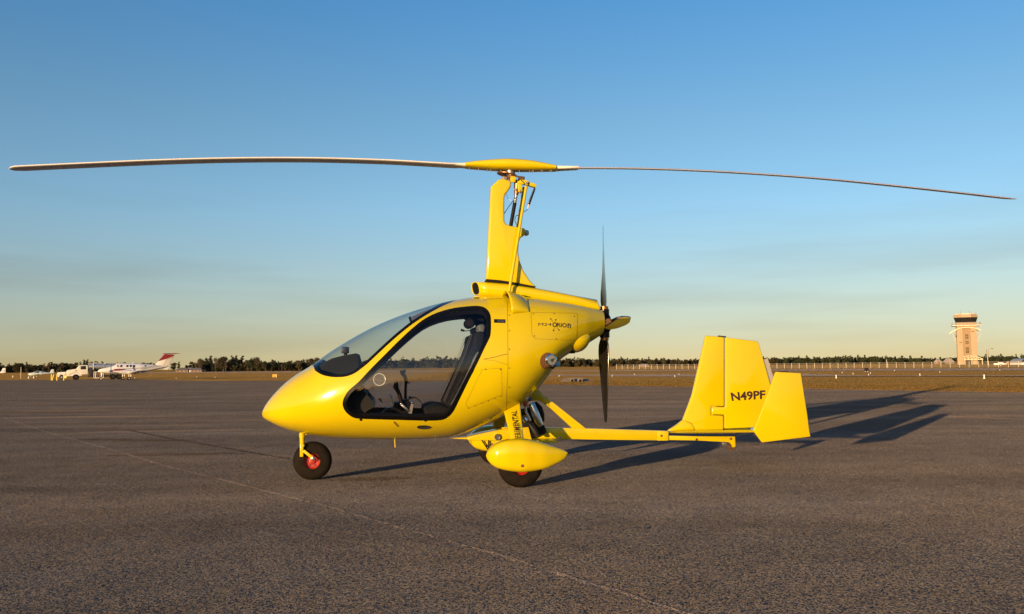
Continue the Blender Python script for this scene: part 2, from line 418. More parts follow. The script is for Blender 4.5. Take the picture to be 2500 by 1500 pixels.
class MB:
    def __init__(s): s.v = []; s.f = []
    def add(s, vs_, fs):
        k = len(s.v); s.v += [tuple(x) for x in vs_]; s.f += [tuple(i + k for i in f) for f in fs]; return s
    def box(s, c, h, rot=None):
        vs_ = []
        for x in (-1, 1):
            for y in (-1, 1):
                for z in (-1, 1):
                    p = Vector((x * h[0], y * h[1], z * h[2]))
                    if rot: p = rot @ p
                    vs_.append(Vector(c) + p)
        return s.add(vs_, [(0, 1, 3, 2), (4, 6, 7, 5), (0, 4, 5, 1), (2, 3, 7, 6), (0, 2, 6, 4), (1, 5, 7, 3)])
    def bar(s, a, b, w, h, up=(0, 0, 1)):
        """rectangular bar from a to b: w across, h along up"""
        a, b = Vector(a), Vector(b); d = (b - a).normalized()
        sd = d.cross(Vector(up)); sd = sd.normalized() if sd.length > 1e-6 else Vector((1, 0, 0))
        u2 = sd.cross(d).normalized(); vs_ = []
        for p in (a, b):
            for i, j in ((-1, -1), (1, -1), (1, 1), (-1, 1)): vs_.append(p + sd * (i * w / 2) + u2 * (j * h / 2))
        return s.add(vs_, [(0, 1, 2, 3), (7, 6, 5, 4), (0, 4, 5, 1), (1, 5, 6, 2), (2, 6, 7, 3), (3, 7, 4, 0)])
    def tube(s, pts, r, n=10, caps=True, r2=None):
        """round tube through pts, r may be a list"""
        pts = [Vector(p) for p in pts]; N = len(pts)
        rs = list(r) if isinstance(r, (list, tuple)) else [r + ((r2 if r2 is not None else r) - r) * i / max(1, N - 1) for i in range(N)]
        k = len(s.v); ref = None
        for i, p in enumerate(pts):
            d = (pts[min(i + 1, N - 1)] - pts[max(i - 1, 0)]).normalized()
            if ref is None:
                ref = Vector((0, 0, 1)) if abs(d.z) < .9 else Vector((1, 0, 0))
            sd = d.cross(ref).normalized(); up = sd.cross(d).normalized(); ref = up
            for j in range(n):
                a = 2 * math.pi * j / n
                s.v.append(tuple(p + sd * (math.cos(a) * rs[i]) + up * (math.sin(a) * rs[i])))
        for i in range(N - 1):
            for j in range(n):
                a = k + i * n + j; b = k + i * n + (j + 1) % n
                s.f.append((a, b, b + n, a + n))
        if caps:
            s.f.append(tuple(k + j for j in reversed(range(n))))
            s.f.append(tuple(k + (N - 1) * n + j for j in range(n)))
        return s
    def lathe(s, o, axis, prof, n=24, capa=False, capb=False):
        """prof: list of (distance along axis, radius)"""
        o = Vector(o); ax = Vector(axis).normalized()
        e1 = ax.cross(Vector((0, 0, 1)))
        e1 = e1.normalized() if e1.length > .1 else Vector((1, 0, 0))
        e2 = ax.cross(e1); k = len(s.v)
        for t, r in prof:
            for j in range(n):
                a = 2 * math.pi * j / n
                s.v.append(tuple(o + ax * t + e1 * (r * math.cos(a)) + e2 * (r * math.sin(a))))
        for i in range(len(prof) - 1):
            for j in range(n):
                a = k + i * n + j; b = k + i * n + (j + 1) % n
                s.f.append((a, b, b + n, a + n))
        if capa: s.f.append(tuple(k + j for j in reversed(range(n))))
        if capb: s.f.append(tuple(k + (len(prof) - 1) * n + j for j in range(n)))
        return s
    def loft(s, secs, closed=True, caps=True):
        n = len(secs[0]); k = len(s.v)
        for sec in secs: s.v += [tuple(p) for p in sec]
        for i in range(len(secs) - 1):
            for j in range(n if closed else n - 1):
                a = k + i * n + j; b = k + i * n + (j + 1) % n
                s.f.append((a, b, b + n, a + n))
        if caps and closed:
            s.f.append(tuple(k + j for j in reversed(range(n))))
            s.f.append(tuple(k + (len(secs) - 1) * n + j for j in range(n)))
        return s
    def build(s, name, material, parent=None, smooth=False, angle=35, bevel=0., seg=2):
        me = bpy.data.meshes.new(name)
        me.from_pydata(s.v, [], s.f)
        bm = bmesh.new(); bm.from_mesh(me)
        bmesh.ops.recalc_face_normals(bm, faces=bm.faces)
        if bevel:
            es = [e for e in bm.edges if len(e.link_faces) == 2 and e.calc_face_angle(0) > R(40)]
            bmesh.ops.bevel(bm, geom=es, offset=bevel, segments=seg, profile=.5, affect='EDGES', clamp_overlap=True)
        bm.to_mesh(me); bm.free()
        if smooth or bevel:
            me.shade_smooth()
            me.set_sharp_from_angle(angle=R(angle))
        return link(name, me, material, parent)

def plate(poly, y0, y1, name, material, parent, bevel=0., seg=3, angle=35):
    """flat part: (u, z) outline, thickness from y0 to y1"""
    n = len(poly); mb = MB()
    mb.add([(u, y0, z) for u, z in poly] + [(u, y1, z) for u, z in poly],
           [tuple(range(n)), tuple(range(2 * n - 1, n - 1, -1))] + [(i, i + n, (i + 1) % n + n, (i + 1) % n) for i in range(n)])
    return mb.build(name, material, parent, True, angle, bevel, seg)

def catmull(pts, k=6, closed=False):
    P = [Vector(p) for p in pts]; n = len(P); out = []
    rng_ = range(n if closed else n - 1)
    for i in rng_:
        if closed: a, b, c, d = P[i - 1], P[i], P[(i + 1) % n], P[(i + 2) % n]
        else: a, b, c, d = P[max(i - 1, 0)], P[i], P[i + 1], P[min(i + 2, n - 1)]
        for j in range(k):
            t = j / k
            out.append(.5 * ((2 * b) + (c - a) * t + (2 * a - 5 * b + 4 * c - d) * t * t + (3 * b - a - 3 * c + d) * t ** 3))
    if not closed: out.append(P[-1].copy())
    return out

def inset(poly, d):
    """move a closed pixel outline inwards by d"""
    n = len(poly); P = [Vector(p) for p in poly]
    area = sum(P[i].x * P[(i + 1) % n].y - P[(i + 1) % n].x * P[i].y for i in range(n))
    sg = 1 if area > 0 else -1; out = []
    for i in range(n):
        t = (P[(i + 1) % n] - P[i - 1]).normalized()
        out.append(P[i] + Vector((-t.y, t.x)) * (sg * d))
    return out

def pchip(xs, ys, q):
    xs, ys = np.array(xs, float), np.array(ys, float)
    h = np.diff(xs); dl = np.diff(ys) / h
    d = np.zeros(len(xs))
    for i in range(1, len(xs) - 1):
        if dl[i - 1] * dl[i] > 0:
            w1, w2 = 2 * h[i] + h[i - 1], h[i] + 2 * h[i - 1]
            d[i] = (w1 + w2) / (w1 / dl[i - 1] + w2 / dl[i])
    d[0], d[-1] = dl[0], dl[-1]
    q = np.clip(np.asarray(q, float), xs[0], xs[-1])
    i = np.clip(np.searchsorted(xs, q) - 1, 0, len(xs) - 2)
    t = (q - xs[i]) / h[i]
    return ((1 + 2 * t) * (1 - t) ** 2 * ys[i] + t * (1 - t) ** 2 * h[i] * d[i] + t * t * (3 - 2 * t) * ys[i + 1] + t * t * (t - 1) * h[i] * d[i + 1])

def glyphs(s, bold=0.0, res=3):
    """lettering as flat mesh data, normalised to a 0..1 box"""
    cu = bpy.data.curves.new('t', 'FONT'); cu.body = s; cu.offset = bold; cu.resolution_u = res
    ob = bpy.data.objects.new('t', cu); COL.objects.link(ob)
    dg = bpy.context.evaluated_depsgraph_get(); dg.update()
    me = bpy.data.meshes.new_from_object(ob.evaluated_get(dg))
    v = np.array([x.co[:2] for x in me.vertices]); f = [tuple(p.vertices) for p in me.polygons]
    bpy.data.objects.remove(ob); bpy.data.curves.remove(cu); bpy.data.meshes.remove(me)
    lo, hi = v.min(0), v.max(0)
    return (v - lo) / (hi - lo), f

def quadmap(c, x, y):
    """c: bottom-left, bottom-right, top-right, top-left pixels"""
    a = Vector(c[0]).lerp(Vector(c[1]), x); b = Vector(c[3]).lerp(Vector(c[2]), x)
    return a.lerp(b, y)

# ================================================================== SETTING
def sheet(name, poly, zoff, material, step, kind='structure', skirt=0.):
    """pave a ground polygon (x, y), following the fall of the land"""
    P = np.array(poly, float)
    bm = bmesh.new()
    vs_ = [bm.verts.new((x, y, 0)) for x, y in P]
    bm.faces.new(vs_)
    y0, y1, x0, x1 = P[:, 1].min(), P[:, 1].max(), P[:, 0].min(), P[:, 0].max()
    for k in step:
        if y0 < k < y1:
            bmesh.ops.bisect_plane(bm, geom=bm.verts[:] + bm.edges[:] + bm.faces[:], plane_co=(0, k, 0), plane_no=(0, 1, 0), dist=1e-5)
    for v in bm.verts: v.co.z = gz(v.co.y) + zoff
    if skirt:
        es = [e for e in bm.edges if e.is_boundary]
        r = bmesh.ops.extrude_edge_only(bm, edges=es)
        for g in r['geom']:
            if isinstance(g, bmesh.types.BMVert): g.co.z -= skirt
    bmesh.ops.triangulate(bm, faces=bm.faces)
    bmesh.ops.recalc_face_normals(bm, faces=bm.faces)
    me = bpy.data.meshes.new(name); bm.to_mesh(me); bm.free()
    for p in me.polygons: p.use_smooth = False
    o = link(name, me, material)
    if kind: o['kind'] = kind
    return o
ROWS = sorted(set([40 + 5 * i for i in range(21)] + [300 + 10 * i for i in range(21)] + [500 + 20 * i for i in range(11)]))
sheet('ground', [(-4500, -4500), (4500, -4500), (4500, 5500), (-4500, 5500)], -.035, 'grass', ROWS)
EDGE = [(220, -245), (72, -50), (36, -1), (14.6, 28), (2, 45), (-6.2, 72), (-19, 100), (-31, 121), (-45, 131), (-58, 150), (-72, 168), (-160, 180)]
sheet('apron', EDGE + [(-400, 180), (-400, -260), (220, -260)], 0., 'asphalt', ROWS, skirt=.05)
def pxpoly(pts): return [tuple(gpt(*p).xy) for p in pts]
sheet('runway', pxpoly([(330, 909.3), (1340, 904.6), (2500, 899.0), (2760, 897.8), (2760, 904.5), (2500, 905.0), (1340, 907.2), (330, 911.6)]), 0.01, 'runway', ROWS)
sheet('taxiway', pxpoly([(1250, 915.3), (1960, 912.6), (2500, 916.6), (2780, 918), (2780, 921.6), (2500, 919.4), (1960, 919.2), (1250, 917.0)]), 0.012, 'runway', ROWS)

# seams and cracks in the apron
def ribbon(name, pts, width, zoff, material, parent=None, jag=.3, kind='structure', gaps=0.):
    P = [gpt(*p) for p in pts]; out = []
    rnd = random.Random(len(pts) * 31 + int(width * 1000))
    Q = []
    for a, b in zip(P, P[1:]):
        n = max(1, int((b - a).length / .06))
        n = min(n, 220)
        Q += [a.lerp(b, i / n) for i in range(n)]
    Q.append(P[-1]); mb = MB(); vs_ = []
    for i, p in enumerate(Q):
        d = (Q[min(i + 1, len(Q) - 1)] - Q[max(i - 1, 0)]).normalized(); sd = Vector((-d.y, d.x, 0))
        w = width * (1 + rnd.uniform(-jag, jag)) / 2; o_ = sd * rnd.uniform(-jag, jag) * width * .5
        z = Vector((0, 0, zoff))
        vs_ += [p + o_ + sd * w + z, p + o_ - sd * w + z]
    mb.add(vs_, [(2 * i, 2 * i + 1, 2 * i + 3, 2 * i + 2) for i in range(len(Q) - 1) if rnd.random() >= gaps])
    o = mb.build(name, material, parent)
    o['kind'] = kind
    return o
ribbon('paving_seam', [(8, 1020), (113, 1055), (283, 1101), (404, 1138), (606, 1188), (808, 1239), (1000, 1295), (1140, 1333), (1279, 1373), (1410, 1415), (1680, 1497), (1900, 1560)], .028, .0008, 'seam_pale', jag=.7, gaps=.10)
ribbon('paving_crack', [(-60, 1131), (150, 1119), (303, 1111), (477, 1101), (600, 1094), (720, 1085)], .022, .0010, 'crack', jag=.5)
ribbon('paving_crack', [(310, 1050), (420, 1072), (566, 1097), (640, 1110), (711, 1122)], .05, .0012, 'crack', jag=.6)
ribbon('painted_line', [(2290, 1015.5), (2400, 1020), (2500, 1024), (2700, 1032)], .05, .0010, 'paint_line', jag=.2)
ribbon('concrete_border', [(1900, 948.5), (2150, 952.6), (2330, 956.5), (2500, 958.5), (2700, 962)], .14, .0012, 'paint_line', jag=.2)
ribbon('paving_crack', [(0, 939.8), (300, 938.6), (560, 940)], .12, .0010, 'crack', jag=.3)
ribbon('paving_crack', [(1280, 951), (1450, 948), (1650, 951)], .05, .0010, 'crack', jag=.3)
ribbon('paving_crack', [(780, 1172), (830, 1160), (850, 1163)], .02, .0012, 'crack', jag=.5)
ribbon('paving_crack', [(0, 1062), (90, 1050), (200, 1046), (330, 1040)], .03, .0010, 'crack', jag=.6)
ribbon('paving_crack', [(1700, 1098), (1900, 1082), (2100, 1075), (2350, 1060), (2560, 1052)], .02, .0010, 'crack', jag=.6)
ribbon('tar_strip', [(560, 985), (780, 982), (1400, 975), (1660, 973)], .035, .0010, 'crack', jag=.4)
ribbon('tar_strip', [(2000, 965), (2200, 966), (2600, 972)], .06, .0010, 'crack', jag=.4)
def stain(name, c, rx, ry, ang, material, zoff):
    g = gpt(*c); rnd = random.Random(int(c[0])); vs_ = []
    for i in range(40):
        a = 2 * math.pi * i / 40; k = 1 + rnd.uniform(-.14, .14)
        x, y = rx * k * math.cos(a), ry * k * math.sin(a)
        vs_.append((g.x + x * math.cos(ang) - y * math.sin(ang), g.y + x * math.sin(ang) + y * math.cos(ang), gz(g.y) + zoff))
    o = MB().add(vs_, [tuple(range(40))]).build(name, material); o['kind'] = 'structure'; return o
stain('worn_patch', (180, 1002), 1.9, .22, .02, 'stain_pale', .0005)
stain('worn_patch', (190, 1019), 2.2, .30, -.02, 'stain_pale', .0006)
stain('worn_patch', (400, 1053), 1.35, .2, .12, 'stain_pale', .0005)
M['oil'] = asphalt('oil_stain', (.115, .092, .080), (.13, .10, .08))
stain('oil_stain', (905, 1170), .34, .13, .2, 'oil', .0006)
stain('oil_stain', (330, 1075), .9, .16, -.3, 'oil', .0006)
stain('oil_stain', (120, 1008), 1.6, .25, -.1, 'oil', .0004)
stain('oil_stain', (440, 1110), .8, .14, .1, 'oil', .0007)
stain('pale_sliver', (598, 1094.5), .12, .06, .0, 'stain_pale', .0015)  # small pale oval laid on the asphalt

# grass blades along the apron edge
def grass_blades():
    rnd = np.random.default_rng(5); vs_, fs = [], []
    E = [Vector(p) for p in EDGE[2:9]]
    segs = list(zip(E, E[1:])); lens = [(b - a).length for a, b in segs]
    tot = 45000
    for (a, b), ln in zip(segs, lens):
        near = max(20., (a + b).length / 2)
        n = int(tot * ln / sum(lens) * min(1.6, 45. / near))
        d = (b - a).normalized(); nrm = Vector((-d.y, d.x));
        if nrm.dot(Vector((1, 1))) < 0: nrm = -nrm
        t = rnd.random(n); off = rnd.exponential(5.0, n) - .10
        for i in range(n):
            p = a.lerp(b, t[i]) + nrm * off[i]
            h = rnd.uniform(.0, .022) * (1.5 if off[i] < .5 else 1) ; w = .012 + .0004 * p.length
            ang = rnd.uniform(0, math.pi); lx, ly = rnd.normal(0, .02, 2)
            z = gz(p.y) - .04; k = len(vs_)
            c, s = math.cos(ang) * w, math.sin(ang) * w
            vs_ += [(p.x - c, p.y - s, z), (p.x + c, p.y + s, z), (p.x + lx, p.y + ly, z + h + .03)]
            fs.append((k, k + 1, k + 2))
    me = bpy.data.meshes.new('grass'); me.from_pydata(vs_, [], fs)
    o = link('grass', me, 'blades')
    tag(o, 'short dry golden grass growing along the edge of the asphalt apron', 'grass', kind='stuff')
grass_blades()

# ================================================================== GYROPLANE
gyro = thing('gyroplane', GY_O, 'glossy yellow enclosed two-seat gyroplane parked on the asphalt apron', 'gyroplane', GY_YAW)

# ---- fuselage body: top and bottom lines traced in the side view
TOP = [(640, 1013), (643, 1001), (655, 981), (672.6, 960), (697, 936), (725, 915), (760, 893.5), (778, 881), (802, 863), (830, 845), (865, 824), (900, 805), (935, 788.5), (970.5, 774), (1005.5, 761.5), (1040.6, 750.5), (1075.7, 741), (1119.5, 732), (1146, 728), (1181, 724.5), (1230, 723), (1278, 726), (1355, 736), (1410, 745), (1457, 755), (1466, 758)]
BOT = [(640, 1013), (646, 1022), (662, 1031), (690, 1043.5), (725, 1054), (778, 1064), (830, 1068.5), (900, 1071.5), (970.5, 1072), (1040.6, 1070), (1093, 1066), (1128, 1058.5), (1163, 1046), (1198, 1030), (1231, 1011.5), (1270, 988), (1298, 961), (1326, 926), (1349, 892), (1366, 877), (1383, 866), (1411, 852), (1437, 837), (1458, 824), (1466, 819)]
MID = [(640, 1013), (700, 1000), (760, 984), (830, 966), (900, 950), (1000, 930), (1100, 912), (1180, 895), (1240, 878), (1300, 850), (1350, 825), (1410, 802), (1466, 787)]
WID = [(640, 0), (648, .10), (660, .175), (680, .26), (700, .325), (730, .40), (760, .452), (830, .535), (900, .585), (1000, .628), (1100, .643), (1180, .635), (1240, .61), (1300, .55), (1350, .475), (1410, .34), (1440, .25), (1466, .17)]
U0 = uz(640, 1013)[0]
UM = [uz(x, y) for x, y in MID]
def tab(pts): return [p[0] for p in pts], [p[1] for p in pts]
def ss(u): return np.sqrt(np.maximum(0, np.asarray(u, float) - U0))
tu, tz = tab([uz(*p) for p in TOP]); bu, bz = tab([uz(*p) for p in BOT]); mu, mz = tab(UM)
wu = [uz(x, float(np.interp(x, [p[0] for p in MID], [p[1] for p in MID])))[0] for x, _ in WID]
wv = [p[1] for p in WID]
U1 = min(tu[-1], bu[-1])
GS = np.linspace(0, math.sqrt(U1 - U0), 900)
T_TOP = pchip(ss(tu), tz, GS); T_BOT = pchip(ss(bu), bz, GS); T_MID = pchip(ss(mu), mz, GS); T_W = pchip(ss(wu), wv, GS)
def stn(u):
    s = math.sqrt(max(0., u - U0)); k = s / GS[-1] * 899; i = min(898, max(0, int(k))); f = min(1., k - i)
    g = lambda T: T[i] + (T[i + 1] - T[i]) * f
    return g(T_W), g(T_TOP), g(T_BOT), g(T_MID)
QE = 2 / 2.3
def body(u, t, side=-1, off=0.):
    """t: -pi/2 belly .. pi/2 roof"""
    a, tp, bt, md = stn(u)
    c, s = max(0., math.cos(t)) ** QE, abs(math.sin(t)) ** QE
    return Vector((u, side * (a * c + off * math.cos(t)), md + (tp - md) * s + off * math.sin(t) if t > 0 else md - (md - bt) * s + off * math.sin(t)))
def tang(u, z):
    a, tp, bt, md = stn(u)
    r = (z - md) / (tp - md + 1e-9) if z > md else (z - md) / (md - bt + 1e-9)
    r = max(-1., min(1., r))
    return math.copysign(math.asin(abs(r) ** (1 / QE)), r)
def onbody(px, py):
    """photo pixel -> (u, t) on the near skin of the body"""
    y = -.45
    for _ in range(30):
        p = L3(px, py, y)
        u = min(U1, max(U0, p.x)); t = tang(u, p.z)
        y = .5 * y + .5 * body(u, t).y
    return u, t
def skin(px, py, off=.0015):
    u, t = onbody(px, py); e = 1e-3
    p = body(u, t)
    du = body(min(U1, u + e), t) - body(max(U0, u - e), t); dt = body(u, min(1.57, t + e)) - body(u, max(-1.57, t - e))
    nr = du.cross(dt); nr = nr.normalized() if nr.length > 1e-12 else Vector((0, -1, 0))
    if nr.y > 0: nr = -nr
    return p + nr * off

z1 = lambda x, y: (620 + .3505 * x, 680 + .3505 * y)
z2 = lambda x, y: (1100 + .2831 * x, 660 + .2831 * y)
z3 = lambda x, y: (1080 + .256 * x, 360 + .2561 * y)
z4 = lambda x, y: (1080 + .2021 * x, 920 + .2021 * y)
z5 = lambda x, y: (1580 + .2292 * x, 780 + .2291 * y)
z7 = lambda x, y: (820 + .2156 * x, 740 + .2156 * y)
z9 = lambda x, y: (900 + .097 * x, 900 + .097 * y)
zm = lambda x, y: (1190 + .1079 * x, 410 + .1078 * y)
ze = lambda x, y: (1220 + .0943 * x, 940 + .0943 * y)

TS = .6
def loop_ut(px): return [(u, t * TS) for u, t in (onbody(*p) for p in px)]
DOOR = catmull([z7(*p) for p in [(75, 1140), (95, 1065), (150, 985), (260, 890), (400, 740), (550, 590), (700, 440), (850, 300), (1000, 182), (1150, 108), (1310, 62), (1450, 42), (1600, 32), (1690, 55), (1740, 110), (1757, 185), (1755, 340), (1735, 410), (1680, 520), (1600, 690), (1500, 890), (1400, 1095), (1335, 1225), (1270, 1295), (1190, 1328), (1000, 1334), (700, 1326), (400, 1318), (230, 1308), (150, 1270), (95, 1210)]], 3, True)
D_OUT = loop_ut(DOOR); D_IN = loop_ut(inset(DOOR, 9.0))
SHIELD = catmull([z1(*p) for p in [(425, 642), (465, 668), (510, 682), (570, 689), (640, 684), (700, 662), (750, 627), (800, 586), (900, 492), (1000, 402), (1100, 322), (1200, 256), (1300, 200), (1390, 160)]], 3)
def shield_loop(px, ua, ub):
    q = loop_ut(px); c = math.pi / 2 * TS
    return [(ua, c + .5), (ua, c)] + q + [(ub, c), (ub, c + .5)]
ua, ub = uz(760, 894)[0], uz(1122, 732)[0]
W_OUT = shield_loop(SHIELD, ua, ub)
SH_IN = []
for i, p in enumerate(SHIELD):
    t = (SHIELD[min(i + 1, len(SHIELD) - 1)] - SHIELD[max(i - 1, 0)]).normalized()
    SH_IN.append(p + Vector((t.y, -t.x)) * 7.0)
W_IN = shield_loop(SH_IN[1:-2], ua + .035, ub - .05)

def inside(poly, X, Y):
    c = np.zeros(X.shape, bool); n = len(poly)
    for i in range(n):
        (x1, y1), (x2, y2) = poly[i - 1], poly[i]
        if y1 == y2: continue
        k = ((y1 > Y) != (y2 > Y)) & (X < (x2 - x1) * (Y - y1) / (y2 - y1) + x1)
        c ^= k
    return c
def nearest(loops, p):
    best, bd = None, 1e9
    for lp in loops:
        A = np.array(lp); B = np.roll(A, -1, 0); d = B - A
        t = np.clip(((p - A) * d).sum(1) / ((d * d).sum(1) + 1e-12), 0, 1)
        q = A + d * t[:, None]; e = ((q - p) ** 2).sum(1); k = e.argmin()
        if e[k] < bd: bd, best = e[k], q[k]
    return best

NU, NT = 300, 96
ug = U0 + (U1 - U0) * np.linspace(0, 1, NU + 1) ** 1.5
tg = np.linspace(-math.pi / 2, math.pi / 2, NT + 1)
GU, GT = np.meshgrid(ug, tg, indexing='ij')
CU, CT = (GU[:-1, :-1] + GU[1:, 1:]) / 2, (GT[:-1, :-1] + GT[1:, 1:]) / 2 * TS
cls = np.zeros(CU.shape, int)
cls[inside(W_OUT, CU, CT)] = 2; cls[inside(W_IN, CU, CT)] = 1
cls[inside(D_OUT, CU, CT)] = 4; cls[inside(D_IN, CU, CT)] = 3
UU, TT = GU.copy(), GT.copy()
LOOPS = {frozenset((0, 2)): [W_OUT], frozenset((1, 2)): [W_IN], frozenset((0, 4)): [D_OUT], frozenset((3, 4)): [D_IN]}
for i in range(1, NU):
    for j in range(1, NT):
        s_ = frozenset((cls[i - 1, j - 1], cls[i, j - 1], cls[i - 1, j], cls[i, j]))
        if len(s_) > 1:
            q = nearest(LOOPS.get(s_, [W_OUT, W_IN, D_OUT, D_IN]), np.array((GU[i, j], GT[i, j] * TS)))
            UU[i, j] = q[0]; TT[i, j] = min(math.pi / 2 - .002, q[1] / TS)
# analytic vertex grid
def grid_verts(off=0.):
    return [[body(UU[i, j], TT[i, j], -1, off) for j in range(NT + 1)] for i in range(NU + 1)]
GV = grid_verts()
def body_part(name, want, material, parent, sides=(-1, 1), gv=None, sel=None, flip=False, solid=0.):
    gv = gv or GV; idx = {}; vs_ = []; fs = []
    def vid(i, j, s):
        k = (i, j, 0 if j in (0, NT) else s)
        if i == 0: k = (0, 0, 0)
        if k not in idx:
            p = gv[i][j]; idx[k] = len(vs_); vs_.append((p.x, p.y if s < 0 else -p.y, p.z))
        return idx[k]
    for s in sides:
        for i in range(NU):
            for j in range(NT):
                if cls[i, j] in want and (sel is None or sel(i, j)):
                    f = [vid(i, j, s), vid(i + 1, j, s), vid(i + 1, j + 1, s), vid(i, j + 1, s)]
                    if (s > 0) != flip: f.reverse()
                    g = []
                    for a in f:
                        if a not in g: g.append(a)
                    if len(g) > 2: fs.append(tuple(g))
    me = bpy.data.meshes.new(name); me.from_pydata(vs_, [], fs); me.validate(); me.shade_smooth()
    return link(name, me, material, parent)

fuselage = body_part('fuselage', (0,), 'yellow', gyro)
ws = body_part('windshield', (1,), 'shield', gyro)
body_part('windshield_border', (2,), 'black', ws)
for nm, mt_, q in (('sun_visor', 'visor', [(1092, 262), (1140, 238), (1190, 217), (1240, 200), (1285, 187), (1240, 226), (1190, 252), (1105, 300)]), ('visor_clip', 'soft_black', [(1076, 262), (1092, 252), (1106, 300), (1090, 307)])):
    vs_ = []
    for p in q:
        u, t = onbody(*z1(*p)); vs_.append(body(u, t, -1, -.012))
    MB().add(vs_, [tuple(range(len(q)))]).build(nm, mt_, ws)
for sd in (-1, 1):
    door = body_part('door', (3,), 'glass', gyro, (sd,))
    body_part('door_frame', (4,), 'black', door, (sd,))
    # inner lip of the door frame
    mb = MB(); secs = []
    for u, t in D_IN[::2]:
        p = body(u, t / TS, sd, -.004); q = body(u, t / TS, sd, -.045)
        c = body(D_IN[0][0], 0, sd); inw = Vector((0, 0, 0))
        secs.append((p, q))
    n = len(secs); vs_ = [x for s_ in secs for x in s_]
    mb.add(vs_, [(2 * i, 2 * i + 1, (2 * i + 3) % (2 * n), (2 * i + 2) % (2 * n)) for i in range(n)])
    mb.build('door_seal', 'soft_black', door, True)
# dark cabin lining behind the painted skin
iu0, iu1 = np.searchsorted(ug, uz(775, 930)[0]), np.searchsorted(ug, uz(1232, 880)[0])
GVI = grid_verts(-.022)
body_part('cabin_lining', (0, 2, 4), 'liner', gyro, gv=GVI, sel=lambda i, j: iu0 <= i < iu1, flip=True)
for nm, iu in (('rear_bulkhead', iu1), ('front_bulkhead', iu0)):
    ring = [GVI[iu][j] for j in range(NT + 1)] + [Vector((GVI[iu][j].x, -GVI[iu][j].y, GVI[iu][j].z)) for j in range(NT - 1, 0, -1)]
    MB().add(ring, [tuple(range(len(ring)))]).build(nm, 'liner', gyro)
# rear opening of the cowling
ring = [GV[NU][j] for j in range(NT + 1)] + [Vector((GV[NU][j].x, -GV[NU][j].y, GV[NU][j].z)) for j in range(NT - 1, 0, -1)]
MB().add([p - Vector((.012, 0, 0)) for p in ring], [tuple(range(len(ring)))]).build('cowling_end', 'soft_black', gyro)
# floor and side consoles
zf = uz(1000, 1040)[1]
fl = []
for px in range(790, 1230, 20):
    u = uz(px, 1040)[0]; a, tp, bt, md = stn(u)
    z = max(zf, bt + .06); t = tang(u, z); w = max(.02, -body(u, t).y - .03); fl.append((u, w, z))
mb = MB(); vs_ = [v for u, w, z in fl for v in ((u, -w, z), (u, w, z))]
mb.add(vs_, [(2 * i, 2 * i + 1, 2 * i + 3, 2 * i + 2) for i in range(len(fl) - 1)])
mb.build('cabin_floor', 'liner', gyro)

# ---- surface details
def skin_ribbon(name, pts, w, material='seam', parent=None, off=.0012, step=3.0):
    Q = []
    for a, b in zip(pts, pts[1:]):
        a, b = Vector(a), Vector(b); n = max(1, int((b - a).length / step)); Q += [a.lerp(b, i / n) for i in range(n)]
    Q.append(Vector(pts[-1])); vs_ = []
    for i, p in enumerate(Q):
        d = (Q[min(i + 1, len(Q) - 1)] - Q[max(i - 1, 0)]).normalized(); nrm = Vector((-d.y, d.x)) * w / 2
        vs_ += [skin(*(p + nrm), off), skin(*(p - nrm), off)]
    return MB().add(vs_, [(2 * i, 2 * i + 1, 2 * i + 3, 2 * i + 2) for i in range(len(Q) - 1)]).build(name, material, parent or fuselage, True, 80)
def skin_dot(name, px, r, material='screw', parent=None, off=.0022, h=.002):
    c = skin(*px, 0); e = skin(*px, 1.0) - c
    return MB().lathe(c, e, [(0, r), (h, r), (h * 1.4, r * .55)], 8, False, True).build(name, material, parent or fuselage, True, 30)
skin_ribbon('panel_seam', [(1238.5, 736), (1239.5, 800), (1240, 900), (1237, 960), (1236, 1003)], .9)
for y in (770, 808, 853, 899, 946):
    skin_dot('screw', (1243.5, y), .005)
hatch = [z2(*p) for p in [(697, 365), (1085, 372), (1095, 385), (1088, 590), (1065, 607), (730, 592), (702, 565), (694, 380), (697, 365)]]
skin_ribbon('panel_seam', hatch, .7)
for p in [(716, 378), (893, 376), (1067, 398), (722, 568), (910, 592)]:
    skin_dot('screw', z2(*p), .005)
skin_ribbon('panel_seam', [z2(*p) for p in [(150, 1190), (130, 1150), (275, 855), (440, 845), (445, 1075), (150, 1190)]], .7)
for p in [(155, 1190), (213, 1170), (270, 1147), (327, 1128), (382, 1105), (437, 1087)]:
    skin_dot('screw', z2(*p), .0045)
for p in [(302, 855), (430, 855)]: skin_dot('screw', z2(*p), .006)
# pinched vent crease
skin_ribbon('vent_crease', [z2(*p) for p in [(285, 768), (380, 750), (440, 733), (495, 723)]], 1.6)
skin_ribbon('vent_crease', [z2(*p) for p in [(285, 768), (380, 782), (440, 800), (495, 816)]], .8)
# name plate by the door
skin_ribbon('name_plate', [z7(1790, 205), z7(1920, 208)], 9, 'soft_black', None, .0012)
skin_ribbon('name_plate_stripe', [z7(1825, 200), z7(1912, 205)], 1.2, 'steel', None, .002)
skin_ribbon('name_plate_stripe', [z7(1825, 214), z7(1912, 217)], 1.2, 'steel', None, .002)
